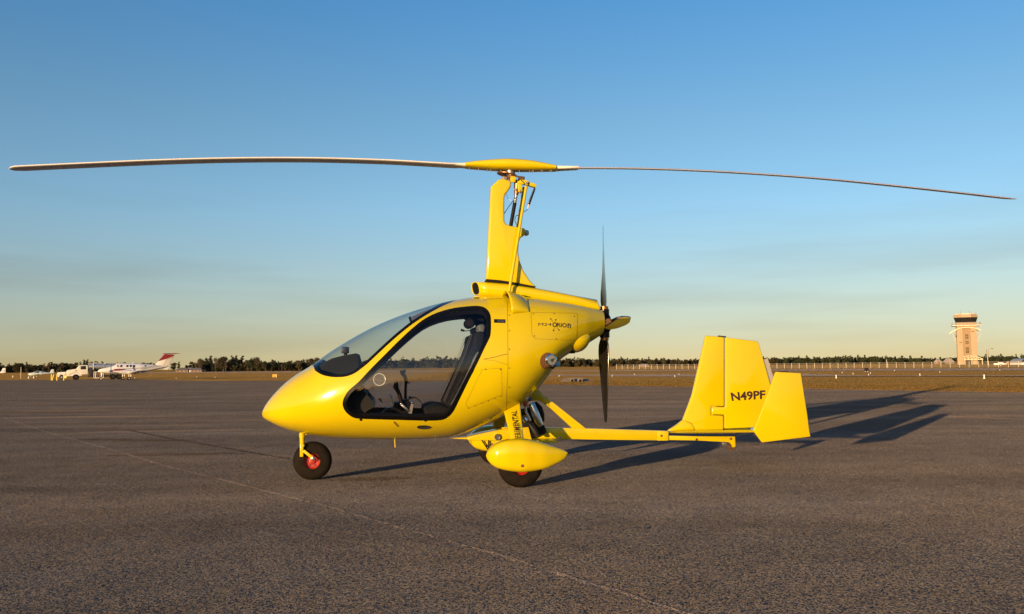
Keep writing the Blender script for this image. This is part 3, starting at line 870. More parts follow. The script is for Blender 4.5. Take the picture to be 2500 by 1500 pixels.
# recessed door latch
latch = [z1(*p) for p in [(1132, 1034), (1150, 1024), (1195, 1023), (1225, 1028), (1240, 1038), (1220, 1048), (1180, 1051), (1145, 1046)]]
MB().add([skin(*p, .002) for p in latch], [tuple(range(8))]).build('door_latch', 'dark_metal', fuselage)
skin_ribbon('latch_handle', [z1(1150, 1038), z1(1225, 1039)], 3.0, 'chrome', None, .004)
skin_ribbon('step_pad', [z1(975, 998), z1(1007, 1032)], 4.5, 'seam', None, .002)
skin_dot('hinge', z1(745, 985), .012, 'soft_black'); skin_dot('hinge', z1(1195, 990), .012, 'soft_black')
# belly drain and aerials
a = L3(*z1(978, 1112), -.1); b = L3(*z1(984, 1178), -.1)
MB().tube([a + Vector((0, 0, .03)), b], .005, 6).build('drain_tube', 'yellow_frame', gyro, True)
a = L3(*z1(1268, 1068), -.25); b = L3(*z1(1262, 1135), -.25)
MB().tube([a + Vector((0, .05, .02)), b], .003, 6).build('aerial', 'steel', gyro, True)

# lettering on the engine cowling
def skin_text(name, s, corners, bold=.0, parent=None, off=.002, mapf=None):
    v, f = glyphs(s, bold)
    mp = mapf or (lambda p: skin(p.x, p.y, off))
    return MB().add([mp(quadmap(corners, x, y)) for x, y in v], f).build(name, 'text', parent or fuselage)
skin_text('lettering', 'M24', [z2(755, 480), z2(868, 481), z2(868, 457), z2(757, 455)], .0)
skin_text('lettering', 'RIO', [z2(917, 489), z2(1001, 497), z2(1001, 459), z2(918, 453)], .015)
def poly_skin(name, outline, holes_ring=None):
    return MB().add([skin(*p, .002) for p in outline], [tuple(range(len(outline)))]).build(name, 'text', fuselage)
# arch-shaped last letter and the ringed first letter
arc = [(1008, 500), (1008, 461), (1022, 461), (1030, 466), (1035, 475), (1034, 502), (1027, 502), (1027, 478), (1023, 471), (1016, 470), (1016, 500)]
poly_skin('lettering', [z2(*p) for p in arc])
vs_, fs = [], []
for i in range(28):
    an = 2 * math.pi * i / 28
    for r in (1., .60):
        vs_.append(skin(*z2(897 + 20 * r * math.cos(an), 471 + 20 * r * math.sin(an)), .002))
MB().add(vs_, [(2 * i, 2 * i + 1, (2 * i + 3) % 56, (2 * i + 2) % 56) for i in range(28)]).build('lettering', 'text', fuselage)
for a, b in [((882, 448), (863, 421)), ((902, 447), (907, 428)), ((893, 495), (887, 522)), ((912, 490), (934, 516))]:
    skin_ribbon('emblem_ray', [z2(*a), z2(*b)], .6, 'text', None, .002)
    skin_dot('emblem_star', z2(*b), .006, 'text')

# ---- air scoop on the shoulder
def scoop(side):
    ua_, ub_ = L3(1231, 715, -.3).x, L3(1290, 740, -.4).x
    t1, t2 = 1.32, onbody(1242, 767)[1]
    secs = []
    for k in range(11):
        f = k / 10; row = []
        for j in range(15):
            g = j / 14; u = ua_ + (ub_ - ua_) * f + .036 * g * (1 - f)
            row.append(body(u, t1 + (t2 - t1) * g, side, .003 + .075 * (1 - f ** 1.7) * math.sin(math.pi * g) ** .6))
        secs.append(row)
    o = MB().loft(secs, False, False).build('air_scoop', 'yellow', gyro, True, 60)
    md = o.modifiers.new('thick', 'SOLIDIFY'); md.thickness = .006; md.offset = 0
    n = 15; row = []
    for e in (0, 1):
        for j in range(n):
            g = j / 14; p = body(ua_ + .03 + .036 * g, t1 + (t2 - t1) * g, side, .002 + e * .068 * math.sin(math.pi * g) ** .6)
            row.append(p)
    MB().add(row, [(j, j + 1, j + n + 1, j + n) for j in range(n - 1)]).build('scoop_mouth_shade', 'soft_black', o)  # black sheet across the scoop, deepening the shade inside by colour
scoop(-1); scoop(1)
# exhaust blister low on the cowling
secs = []
for k in range(11):
    f = k / 10; c = Vector(z2(1062, 698)).lerp(Vector(z2(1192, 560)), f); h = math.sin(math.pi * min(1, .06 + .88 * f)) ** .7
    row = []
    for j in range(9):
        g = j / 8 - .5
        p = c + Vector((.75, .62)) * (g * 60 * h * .45)
        row.append(skin(p.x, p.y, .001 + .045 * h * math.cos(math.pi * g) ** .8))
    secs.append(row)
MB().loft(secs, False, False).build('cowling_blister', 'yellow', gyro, True, 70)

# ---- spine duct
DT = [(1157, 689), (1190, 689.5), (1240, 693), (1306, 704), (1355, 713), (1397, 721.5), (1455, 732), (1459, 744)]
DB = [(1163, 721), (1190, 727), (1240, 731), (1306, 738), (1355, 744), (1397, 750), (1455, 758), (1462, 762)]
secs = []
for (a, b), w in zip(zip(DT, DB), (.085, .095, .10, .10, .095, .085, .065, .06)):
    ut, zt = uz(*a); ub_, zb = uz(*b); row = []
    for j in range(20):
        an = 2 * math.pi * j / 20; c, s = math.cos(an), math.sin(an)
        g = (1 + math.copysign(abs(s) ** .75, s)) / 2
        row.append(Vector((ub_ + (ut - ub_) * g, math.copysign(abs(c) ** .75, c) * w, zb + (zt - zb) * g)))
    secs.append(row)
for j, p in enumerate(secs[0]): p.x += -p.y / .085 * .024
duct = MB().loft(secs, True, False).build('intake_duct', 'yellow', gyro, True, 60)
duct.modifiers.new('thick', 'SOLIDIFY').thickness = .005
dzc = sum(q.z for q in secs[0]) / 20
MB().add([Vector((p.x + .008, p.y * .93, dzc + (p.z - dzc) * .93)) for p in secs[0]], [tuple(range(20))]).build('duct_throat_shade', 'soft_black', duct)  # flat black disc, the shade inside the duct given as colour
MB().add([p - Vector((.004, 0, 0)) for p in secs[-1]], [tuple(range(20))]).build('duct_end', 'yellow', duct)
MB().bar(L3(1155, 727, 0), L3(1240, 726, 0), .16, .012).build('duct_base', 'yellow', duct)

# ---- mast pylon
PY = [(412, 1268), (425, 1000), (436, 780), (446, 600), (456, 392), (470, 375), (522, 326), (560, 312), (640, 326), (650, 345), (645, 390), (612, 440), (592, 463), (585, 490), (583, 600), (585, 715), (600, 743), (640, 757), (720, 770), (768, 779), (783, 790), (787, 812), (780, 843), (738, 868), (722, 915), (716, 1000), (728, 1085), (765, 1185), (825, 1275), (885, 1338), (660, 1300)]
mast = plate([uz(*z3(*p)) for p in PY], -.065, .065, 'mast_pylon', 'yellow', gyro, .028, 4, 50)
plate([uz(*z3(*p)) for p in [(410, 1264), (540, 1274), (660, 1292), (780, 1315), (888, 1336), (860, 1345), (700, 1325), (560, 1302), (412, 1286)]], -.075, .075, 'pylon_seal', 'soft_black', mast, .004, 1)
c = L3(*z3(786, 817), 0)
MB().lathe(c, (1, 0, .05), [(0, .027), (.02, .026), (.034, .018), (.040, .0)], 14).build('strobe_light', 'lens', mast, True)
# mast tube and head
Zc = lambda x, y, yl=0.: L3(*zm(x, y), yl)
MB().tube([Zc(515, 1420), Zc(540, 1250), Zc(620, 795)], .0165, 14).build('mast_tube', 'soft_black', mast, True)
MB().tube([Zc(620, 800), Zc(655, 600)], .0150, 14).build('mast_sleeve', 'metal', mast, True)
MB().tube([Zc(650, 620), Zc(665, 500), Zc(675, 340)], [.017, .026, .029], 14).build('mast_collar', 'bronze', mast, True)
MB().box(Zc(722, 430), (.020, .03, .05), Matrix.Rotation(-.1, 3, 'Y')).build('head_block', 'yellow_frame', mast, bevel=.006)
for x, y, yl in [(640, 500, -.03), (660, 570, -.03), (740, 520, -.02), (735, 580, -.02), (610, 490, -.02)]:
    MB().lathe(Zc(x, y, yl), (0, -1, 0), [(0, .008), (.012, .008), (.014, .004)], 6, False, True).build('head_bolt', 'steel', mast)
head = MB().box(Zc(640, 250), (.075, .045, .020), Matrix.Rotation(.10, 3, 'Y')).build('rotor_head', 'bronze', gyro, bevel=.006)
MB().box(Zc(575, 265, -.045), (.022, .012, .026)).build('teeter_block', 'yellow_frame', head, bevel=.004)
MB().box(Zc(440, 250, -.02), (.040, .030, .016), Matrix.Rotation(.15, 3, 'Y')).build('roll_fork', 'bronze', head, bevel=.005)
MB().lathe(Zc(400, 245, -.05), (0, -1, 0), [(0, .013), (.014, .013)], 12, True, True).build('pivot_bolt', 'steel', head)
MB().lathe(Zc(480, 300, -.05), (0, -1, 0), [(0, .010), (.014, .010)], 12, True, True).build('pivot_bolt', 'steel', head)
MB().lathe(Zc(660, 250, -.05), (0, -1, 0), [(0, .013), (.014, .013)], 12, True, True).build('pivot_bolt', 'chrome', head)
dc = Zc(440, 155)
MB().lathe(dc, (.17, 0, 1), [(-.004, .02), (-.004, .088), (.004, .088), (.004, .02)], 32).build('brake_disc', 'bronze', head, True, 40)
MB().tube([Zc(560, 240), Zc(505, 60)], [.04, .036], 16).build('rotor_shaft', 'steel', head, True)
MB().box(Zc(720, 240), (.045, .03, .014), Matrix.Rotation(.25, 3, 'Y')).build('prerotator_gear', 'dark_metal', head, bevel=.004)
# control links
arm = MB().bar(Zc(720, 300, -.03), Zc(920, 355, -.03), .03, .042).build('control_arm', 'yellow_frame', gyro, bevel=.004)
MB().bar(Zc(915, 365, 0), Zc(1095, 420, 0), .05, .030).build('trim_arm', 'yellow_frame', arm, bevel=.003)
MB().lathe(Zc(888, 345, -.046), (0, -1, 0), [(0, .009), (.006, .009)], 10, True, True).build('arm_bolt', 'steel', arm)
MB().tube([L3(*z3(800, 372), -.09), L3(*z3(637, 1375), -.16)], .0125, 12).build('control_rod', 'yellow_frame', gyro, True)
MB().tube([L3(*z3(778, 380), .09), L3(*z3(650, 1180), .13), L3(*z3(625, 1330), .14)], .0125, 12).build('control_rod', 'yellow_frame', gyro, True)
MB().tube([Zc(1070, 450), Zc(1062, 490), Zc(935, 830)], [.005, .010, .0115], 10).build('trim_actuator', 'dark_metal', arm, True)
MB().tube([Zc(1038, 500, -.012), Zc(930, 800, -.012)], .0055, 8).build('actuator_rod', 'metal', arm, True)
MB().tube([Zc(935, 830), Zc(912, 935)], .005, 8).build('actuator_clevis', 'steel', arm, True)
MB().tube(catmull([Zc(912, 935), Zc(880, 965), Zc(835, 995), Zc(800, 1000)], 4), .0028, 6).build('trim_cable', 'soft_black', gyro, True)
MB().tube(catmull([Zc(700, 1075), Zc(650, 1090), Zc(622, 1170), Zc(640, 1245), Zc(665, 1290)], 4), .003, 6).build('trim_cable', 'soft_black', gyro, True)
MB().tube(catmull([Zc(650, 660, -.03), Zc(560, 780, -.03), Zc(470, 900, -.03), Zc(372, 1050, -.03)], 4), .0035, 6).build('brake_cable', 'soft_black', gyro, True)
MB().tube(catmull([Zc(430, 600), Zc(450, 670), Zc(490, 715), Zc(540, 745)], 4), .002, 6).build('wire', 'white', gyro, True)
MB().tube(catmull([Zc(720, 240, -.03), Zc(770, 290, -.05), Zc(840, 360, -.05), Zc(800, 400, -.05)], 4), .003, 6).build('wire', 'soft_black', gyro, True)

# ---- rotor: spans square to the view, so it lies in its own plane
RY = 7.83
def RP(px, py): return to_loc(wpt(px, py, RY))
AX = to_loc(GY_O + Vector((1, 0, 0))); AXY = to_loc(GY_O + Vector((0, 1, 0)))
HT = [(1137, 398), (1180, 391.5), (1244, 387.5), (1300, 392), (1357, 405)]
HB = [(1137, 412), (1180, 416.5), (1240, 421), (1300, 421), (1357, 419)]
HT, HB = catmull(HT, 4), catmull(HB, 4); secs = []
for i, (a, b) in enumerate(zip(HT, HB)):
    ta, tb = RP(a.x, a.y), RP(b.x, b.y); c = (ta + tb) / 2; hh = (ta - tb).length / 2; f = i / (len(HT) - 1) * 2 - 1
    hw = .115 - .03 * abs(f); row = []
    dz = .215 * hw * 0
    for j in range(24):
        an = 2 * math.pi * j / 24; cc, sn = math.cos(an), math.sin(an)
        row.append(c + AXY * (math.copysign(abs(cc) ** .8, cc) * hw) + Vector((0, 0, 1)) * (math.copysign(abs(sn) ** .8, sn) * hh * .86))
    secs.append(row)
hub = MB().loft(secs).build('rotor_hub_fairing', 'yellow', gyro, True, 50)
for x, y in [(262, 217), (350, 220), (432, 232), (462, 232), (560, 236), (735, 240), (832, 243), (856, 243), (866, 236), (940, 240), (952, 234), (1025, 238), (1040, 235)]:
    p = RP(*z3(x, y)) - AXY * .05
    MB().lathe(p + Vector((0, 0, .012)), (0, 0, -1), [(0, .004), (.014, .0055), (.020, .0045)], 8, False, True).build('fairing_bolt', 'dark_metal', hub, True)
def airfoil(c, chord, ch_dir, up, thick):
    out = []
    xs = [1, .85, .65, .45, .28, .14, .05, .01]
    yt = lambda x: 5 * thick * (.2969 * math.sqrt(x) - .126 * x - .3516 * x * x + .2843 * x ** 3 - .1015 * x ** 4)
    for x in xs: out.append(c + ch_dir * ((.4 - x) * chord) + up * (yt(x) * chord * 1.15))
    out.append(c + ch_dir * (.4 * chord))
    for x in reversed(xs): out.append(c + ch_dir * ((.4 - x) * chord) - up * (yt(x) * chord * .75 + .0008))
    return out
def blade(pts, le, pitch, tip):
    P = catmull([RP(*p) for p in pts], 5); secs = []
    n = len(P)
    for i, p in enumerate(P):
        d = (P[min(i + 1, n - 1)] - P[max(i - 1, 0)]).normalized()
        f = i / (n - 1)
        ch = AXY * le
        pt = pitch
        cd = (ch * math.cos(pt) + Vector((0, 0, 1)) * math.sin(pt)).normalized()
        up = d.cross(cd); up = up.normalized()
        if up.z < 0: up = -up
        chord = (.19 if le < 0 else .17) * min(1, .48 + f * 9) * (1 if f < .975 else 1 - .55 * ((f - .975) / .025))
        sh = cd * (.0 if f < .975 else -.03 * (f - .975) / .025)
        secs.append(airfoil(p + sh, chord, cd, up, .125 if f > .03 else .16))
    return MB().loft(secs).build('rotor_blade', 'blade', gyro, True, 40)
blade([(1140, 405.5), (1100, 404), (1040, 400.5), (960, 396), (880, 393), (780, 390.5), (690, 389.8), (600, 390.3), (500, 392), (400, 395), (300, 399), (200, 403.6), (100, 408.3), (22, 412)], -1, R(0), 0)
blade([(1355, 412), (1410, 411), (1480, 411.2), (1560, 412.3), (1650, 415), (1750, 419.5), (1850, 425.5), (1950, 432.5), (2050, 441), (2150, 451), (2250, 461.5), (2350, 472.5), (2420, 480.5), (2472, 486)], 1, R(11.0), 0)

for (xa, ya0, ya1), (xb, yb0, yb1) in (((1140, 399, 411.5), (1078, 401, 404.5)), ((1354, 405.5, 418.5), (1412, 409.5, 412.5))):
    secs = []
    for k in range(6):
        f = k / 5; t_, b_ = RP(xa + (xb - xa) * f, ya0 + (yb0 - ya0) * f), RP(xa + (xb - xa) * f, ya1 + (yb1 - ya1) * f)
        c, hh, hw = (t_ + b_) / 2, (t_ - b_).length / 2 * .8, .065 + .012 * f
        secs.append([c + AXY * (math.copysign(abs(math.cos(a)) ** .6, math.cos(a)) * hw) + Vector((0, 0, math.copysign(abs(math.sin(a)) ** .6, math.sin(a)) * hh)) for a in [2 * math.pi * j / 20 for j in range(20)]])
    MB().loft(secs).build('blade_root', 'cream', hub, True, 50)
# ---- propeller
pc = L3(1479, 790, 0)
prop = MB().lathe(pc - Vector((.055, 0, 0)), (1, 0, 0), [(0, .105), (.025, .108), (.03, .085), (.075, .085), (.088, .07), (.095, .045), (.097, .0)], 24, True).build('propeller_hub', 'black', gyro, True, 40)
for k in range(6):
    a = 2 * math.pi * k / 6 + .4
    MB().lathe(pc + Vector((.034, .05 * math.cos(a), .05 * math.sin(a))), (1, 0, 0), [(0, .006), (.010, .006)], 6, False, True).build('hub_bolt', 'chrome', prop)
def prop_blade(ang):
    rd = Vector((0, -math.sin(ang), math.cos(ang)))
    tg_ = Vector((0, math.cos(ang), math.sin(ang)))       # sense of rotation
    secs = []
    for i in range(15):
        f = i / 14; r = .075 + (.865 - .075) * f
        ch = float(np.interp(f, [0, .05, .16, .32, .6, .85, .97, 1], [.05, .06, .115, .130, .110, .080, .058, .044]))
        be = R(float(np.interp(f, [0, .1, .3, .6, 1], [52, 46, 33, 21, 13])))
        cd = (tg_ * math.cos(be) + Vector((1, 0, 0)) * math.sin(be)).normalized()
        up = rd.cross(cd)
        secs.append(airfoil(pc - Vector((.012, 0, 0)) + rd * r, ch, cd, up, .30 if f < .06 else .13))
    b = MB().loft(secs).build('propeller_blade', 'carbon', gyro, True, 40)
    MB().tube([pc - Vector((.012, 0, 0)) + rd * .05, pc - Vector((.012, 0, 0)) + rd * .125], .044, 16).build('blade_clamp', 'black', b, True, 40)
    MB().tube([pc - Vector((.012, 0, 0)) + rd * .125, pc - Vector((.012, 0, 0)) + rd * .150], .036, 16).build('blade_ferrule', 'bronze', b, True, 40)
for k in range(4): prop_blade(k * math.pi / 2 + R(0.5))

# ---- air filter
fc = L3(1331, 880, -.50); fa = Vector((.34, -1, .0)).normalized()
ftr = MB(); n = 72; prof = [(-.12, .064), (0, .070), (.10, .050)]
vs_ = []
e1 = fa.cross(Vector((0, 0, 1))).normalized(); e2 = fa.cross(e1)
for t, r in prof:
    for j in range(n):
        a = 2 * math.pi * j / n; rr = r * (1.0 if j % 2 else .94)
        vs_.append(fc + fa * t + e1 * (rr * math.cos(a)) + e2 * (rr * math.sin(a)))
ftr.add(vs_, [(i * n + j, i * n + (j + 1) % n, (i + 1) * n + (j + 1) % n, (i + 1) * n + j) for i in range(2) for j in range(n)])
ft = ftr.build('air_filter', 'filter', gyro)
MB().lathe(fc, fa, [(.097, .051), (.104, .052), (.112, .047), (.114, .041), (.110, .039), (.110, 0)], 28).build('filter_cap', 'chrome', ft, True, 30)
for k in range(3):
    pts = [fc + fa * .112 + e1 * (x * .001) + e2 * (y * .001) for x, y in [(-24 + k * 14, -16 + 5 * k), (-14 + k * 12, 2), (-6 + 8 * k, 16 - 6 * k)]]
    MB().tube(catmull(pts, 4), .004, 6).build('cap_emblem', 'dark_metal', ft, True)
c2 = L3(1360, 889, -.42)
MB().lathe(c2, fa, [(-.05, .02), (0, .024), (.012, .024), (.016, .02), (.017, 0)], 18).build('breather_cap', 'lightblue', gyro, True, 30)
MB().tube([L3(1343, 893, -.30), L3(1349, 895, -.46)], .022, 14).build('carburettor', 'dark_metal', gyro, True)
MB().tube([L3(1372, 862, -.25), L3(1362, 880, -.38)], .008, 8).build('breather_hose', 'soft_black', gyro, True)
MB().box(L3(1397, 860, -.2), (.02, .03, .012)).build('cowling_clip', 'soft_black', gyro, bevel=.003)

# ---- exhaust, hoses and radiator under the engine
MB().tube([L3(*ze(800, 470), -.13), L3(*ze(830, 520), -.13), L3(*ze(930, 780), -.13), L3(*ze(1010, 960), -.13), L3(*ze(1075, 1060), -.13)], [.022, .030, .0335, .031, .022], 20).build('exhaust_muffler', 'metal', gyro, True, 50)
MB().tube([L3(*ze(900, 460), .02), L3(*ze(1010, 620), .02), L3(*ze(1060, 780), .02), L3(*ze(1100, 960), .02)], [.02, .035, .035, .02], 14).build('exhaust_guard', 'soft_black', gyro, True)
MB().tube([L3(*ze(745, 300), -.10), L3(*ze(770, 420), -.11)], .018, 12).build('coolant_hose', 'blue', gyro, True)
MB().tube([L3(*ze(690, 350), -.10), L3(*ze(670, 470), -.14), L3(*ze(665, 560), -.14)], .020, 12).build('coolant_hose', 'orange', gyro, True)
MB().tube([L3(*ze(668, 560), -.14), L3(*ze(680, 690), -.14), L3(*ze(800, 930), -.14)], .011, 10).build('oil_line', 'metal', gyro, True)
MB().tube([L3(*ze(630, 860), -.16), L3(*ze(690, 930), -.16)], .022, 12).build('oil_fitting', 'chrome', gyro, True)
rad = MB().bar(L3(*ze(640, 680), -.05), L3(*ze(910, 1360), -.05), .22, .058, (0, 1, 0)).build('radiator', 'soft_black', gyro, bevel=.006)
MB().bar(L3(*ze(760, 960), -.168), L3(*ze(970, 1340), -.168), .02, .040, (0, 1, 0)).build('radiator_frame', 'dark_metal', rad, bevel=.003)
MB().bar(L3(*ze(560, 620), -.02), L3(*ze(640, 1000), -.02), .2, .09, (0, 1, 0)).build('engine_block', 'dark_metal', gyro, bevel=.01)

# ---- keel, brace and frame
Kp = lambda pts, f=z4: [uz(*f(*p)) for p in pts]
keel = plate([uz(*p) for p in [(1225, 1043), (1300, 1044), (1359, 1044.5), (1430, 1046), (1629, 1052), (1629, 1075.5), (1500, 1074), (1383, 1072.5), (1225, 1072)]], -.03, .03, 'keel_tube', 'yellow_frame', gyro, .005, 2)
plate(Kp([(697, 1062), (743, 1030), (835, 1103), (1163, 1364), (1046, 1362), (860, 1192), (780, 1132), (690, 1096)], z2), -.024, .024, 'diagonal_brace', 'yellow_frame', gyro, .004, 2)
plate(Kp([(1040, 135), (1130, 120), (1258, 270), (1285, 365), (1180, 290), (1075, 290)], z4), -.034, .034, 'brace_gusset', 'yellow_frame', gyro, .004, 2)
plate(Kp([(90, 742), (140, 735), (280, 728), (640, 715), (640, 762), (280, 752)], z4), -.05, .05, 'belly_frame', 'yellow_frame', gyro, .004, 2)
plate(Kp([(300, 716), (480, 672), (720, 625), (1020, 600), (1060, 755), (300, 760)], z4), -.10, .10, 'keel_side_plate', 'yellow_frame', gyro, .004, 2)
plate(Kp([(1040, 740), (1300, 738), (1335, 752), (1320, 762), (1040, 765)], z4), -.30, -.05, 'axle_plate', 'yellow_frame', gyro, .003, 1)
bd = MB().lathe(L3(*z4(665, 732), -.115), (0, -1, 0), [(-.02, .026), (.004, .028), (.008, .024), (.008, .016), (.004, .014), (.004, 0)], 20).build('landing_light', 'metal', gyro, True, 30)
for x, y, f in [(1818, 1428, z2), (940, 1445, z2)]:
    MB().lathe(L3(*f(x, y), -.03), (0, -1, 0), [(0, .011), (.006, .011), (.008, .006)], 10, False, True).build('keel_bolt', 'steel', keel, True, 30)
# landing gear: front axle links
plate(Kp([(470, 762), (700, 762), (690, 800), (610, 880), (550, 890), (530, 840)], z4), -.12, -.10, 'gear_bracket', 'yellow_frame', gyro, .003, 1)
for x, y in [(600, 818), (645, 818), (600, 860), (535, 835)]:
    MB().lathe(L3(*z4(x, y), -.12), (0, -1, 0), [(0, .010), (.005, .010), (.005, .005)], 10, False, True).build('bracket_bolt', 'bronze', gyro)
MB().tube([L3(*z4(560, 765), -.14), L3(*z4(556, 885), -.14)], .006, 8).build('brake_line', 'soft_black', gyro, True)
MB().tube([L3(*z4(475, 765), -.14), L3(*z4(550, 880), -.14)], .005, 8).build('brake_line', 'soft_black', gyro, True)
MB().tube(catmull([L3(*z4(90, 750), -.1), L3(*z4(180, 840), -.2), L3(*z4(260, 915), -.3), L3(*z4(540, 890), -.5)], 4), .0018, 5).build('steering_wire', 'steel', gyro, True)
TRK = .815
def gear_leg(side):
    # composite spring leg, broad and flat, from the belly out to the wheel
    if side < 0:
        q = [L3(*ze(128, 750), -.40), L3(*ze(545, 590), -.40), L3(*ze(632, 1420), -.66), L3(*ze(300, 1420), -.66)]
    else:
        q = [Vector((p.x, -p.y, p.z)) for p in [L3(*ze(128, 750), -.40), L3(*ze(545, 590), -.40), L3(*ze(632, 1420), -.66), L3(*ze(300, 1420), -.66)]]
    sgn = Vector((0, -side * .05, 0))
    dn = (q[3] - q[0]).normalized() * .10; dn2 = (q[2] - q[1]).normalized() * .10
    q2 = [q[0] - dn, q[1] - dn2, q[2] + dn2, q[3] + dn]
    vs_ = q2 + [p + sgn for p in q2]
    leg = MB().add(vs_, [(0, 1, 2, 3), (7, 6, 5, 4), (0, 4, 5, 1), (1, 5, 6, 2), (2, 6, 7, 3), (3, 7, 4, 0)]).build('gear_leg', 'yellow', gyro, bevel=.012, seg=3)
    if side < 0:
        nr = (q[1] - q[0]).cross(q[3] - q[0]).normalized()
        if nr.y > 0: nr = -nr
        v, f = glyphs('EXPERIMENTAL', .012)
        bl, br, tr, tl = [Vector(ze(*p)) for p in [(560, 1620), (395, 1690), (275, 668), (430, 668)]]
        # word runs upwards: x of the word follows the leg
        def mp(x, y):
            p = Vector(ze(440, 1640)).lerp(Vector(ze(262, 676)), 0)     # placeholder origin
            lo = Vector(ze(590, 1600)).lerp(Vector(ze(432, 1600)), y)
            hi = Vector(ze(432, 664)).lerp(Vector(ze(290, 664)), y)
            w = lo.lerp(hi, x)
            d = ray(w.x, w.y); o = q[0] + nr * .002
            ow = GY_O + _eu * o.x + _ey * o.y + Vector((0, 0, o.z)); nw = _eu * nr.x + _ey * nr.y + Vector((0, 0, nr.z))
            return to_loc(CAM_P + d * ((ow - CAM_P).dot(nw) / d.dot(nw)))
        MB().add([mp(x, y) for x, y in v], f).build('lettering', 'text', leg)
    return leg
gear_leg(-1); gear_leg(1)

def wheel(c, r, w, rimr, name='wheel', rim=True, parent=gyro):
    prof = []
    for i in range(17):
        a = math.pi * (i / 16) + math.pi / 2 * 0
        prof.append((-math.cos(a) * w / 2, rimr + (r - rimr) * math.sin(a) ** .62))
    wh = MB().lathe(c, (0, 1, 0), prof, 44).build(name, 'rubber', parent, True, 50)
    for s in (-1, 1):
        k = .36
        MB().lathe(c, (0, s, 0), [(w * k * .9, rimr * 1.04), (w * k, rimr * .98), (w * k * .82, rimr * .86), (w * k * .55, rimr * .8), (w * k * .5, rimr * .45), (w * k * .8, rimr * .40), (w * k * .9, rimr * .2), (w * k * .9, 0)], 28).build('rim', 'red', wh, True, 30)
        for j in range(6):
            a = 2 * math.pi * j / 6
            MB().lathe(Vector(c) + Vector((math.cos(a) * rimr * .62, s * w * k * .5, math.sin(a) * rimr * .62)), (0, s, 0), [(0, .006), (.008, .006)], 6, False, True).build('wheel_bolt', 'dark_metal', wh)
    return wh
RW = .175
WN = L3(1270, 1187 - 55, -TRK)
uw = WN.x
for sd in (-1, 1): wheel((uw, sd * TRK, RW), RW, .125, .075)
# fairings
FT = catmull([z4(*p) for p in [(535, 962), (548, 918), (580, 870), (650, 815), (740, 776), (830, 757), (960, 751), (1080, 766), (1200, 797), (1350, 846), (1480, 893), (1526, 925)]], 4)
FB = catmull([z4(*p) for p in [(535, 962), (550, 1010), (600, 1070), (680, 1115), (820, 1145), (960, 1157), (1100, 1145), (1260, 1115), (1350, 1075), (1440, 1030), (1500, 985), (1526, 925)]], 4)
YF = -TRK - .05
fa_ = [uz(p.x, p.y, YF) for p in FT]; fb_ = [uz(p.x, p.y, YF) for p in FB]
fu0, fu1 = min(p[0] for p in fa_), max(p[0] for p in fa_)
xs = fu0 + (fu1 - fu0) * (1 - np.cos(np.linspace(0, math.pi, 30))) / 2
xs[0] += .0008; xs[-1] -= .0008
ft_ = np.interp(xs, [p[0] for p in fa_], [p[1] for p in fa_]); fb2 = np.interp(xs, [p[0] for p in fb_], [p[1] for p in fb_])
def fairing(side):
    secs = []
    for u, a, b in zip(xs, ft_, fb2):
        f = (u - fu0) / (fu1 - fu0)
        hw = .125 * float(np.interp(f, [0, .03, .1, .25, .45, .7, .9, 1], [.05, .42, .72, .95, 1, .74, .34, .08]))
        c, h = (a + b) / 2, max(.002, (a - b) / 2); row = []
        for j in range(28):
            an = 2 * math.pi * j / 28; cc, sn = math.cos(an), math.sin(an)
            row.append(Vector((u, side * TRK + math.copysign(abs(cc) ** .45, cc) * hw, c + math.copysign(abs(sn) ** .72, sn) * h)))
        secs.append(row)
    o = MB().loft(secs).build('wheel_fairing', 'yellow', gyro, True, 60)
    MB().lathe(Vector((L3(*z4(963, 1077), -TRK - .125).x, side * (TRK + .118), L3(*z4(963, 1077), -TRK - .125).z)), (0, side, 0), [(0, .011), (.006, .011), (.007, .007), (.004, .006), (.004, 0)], 16).build('axle_cap', 'bronze', o, True, 30)
fairing(-1); fairing(1)
# stub axles
for sd in (-1, 1): MB().tube([(uw, sd * .60, RW + .05), (uw, sd * (TRK + .06), RW)], .018, 10).build('axle', 'dark_metal', gyro, True)
# nose gear
nw = L3(763, 1165 - 46, 0); RN = .16
wheel((nw.x, 0, RN), RN, .10, .066)
ng = MB().tube([L3(*z1(334, 1075), 0), L3(*z1(336, 1110), 0), L3(*z1(338, 1195), 0)], .021, 14).build('nose_strut', 'yellow_frame', gyro, True)
MB().tube([L3(*z1(336, 1082), 0), L3(*z1(337, 1108), 0)], .026, 16).build('strut_collar', 'yellow_frame', ng, True, 40)
MB().tube([L3(*z1(350, 1090), 0), L3(*z1(375, 1078), 0)], .012, 8).build('steering_lug', 'yellow_frame', ng, True)
for sd in (-1, 1):
    y = sd * .072
    MB().bar(L3(*z1(333, 1150), y), L3(*z1(332, 1243), y), .028, .012, (0, 1, 0)).build('fork_leg', 'yellow_frame', ng, bevel=.004)
    MB().bar(L3(*z1(345, 1200), y * 1.05), L3(*z1(418, 1258), y * 1.05), .024, .014, (0, 1, 0)).build('fork_arm', 'yellow_frame', ng, bevel=.004)
    MB().lathe(L3(*z1(412, 1254), y), (0, sd, 0), [(-.01, .014), (.016, .014), (.018, .008), (.024, .008)], 12, False, True).build('axle_nut', 'metal', ng, True, 30)
MB().bar(L3(*z1(338, 1165), -.078), L3(*z1(338, 1165), .078), .03, .02).build('fork_crown', 'yellow_frame', ng, bevel=.004)

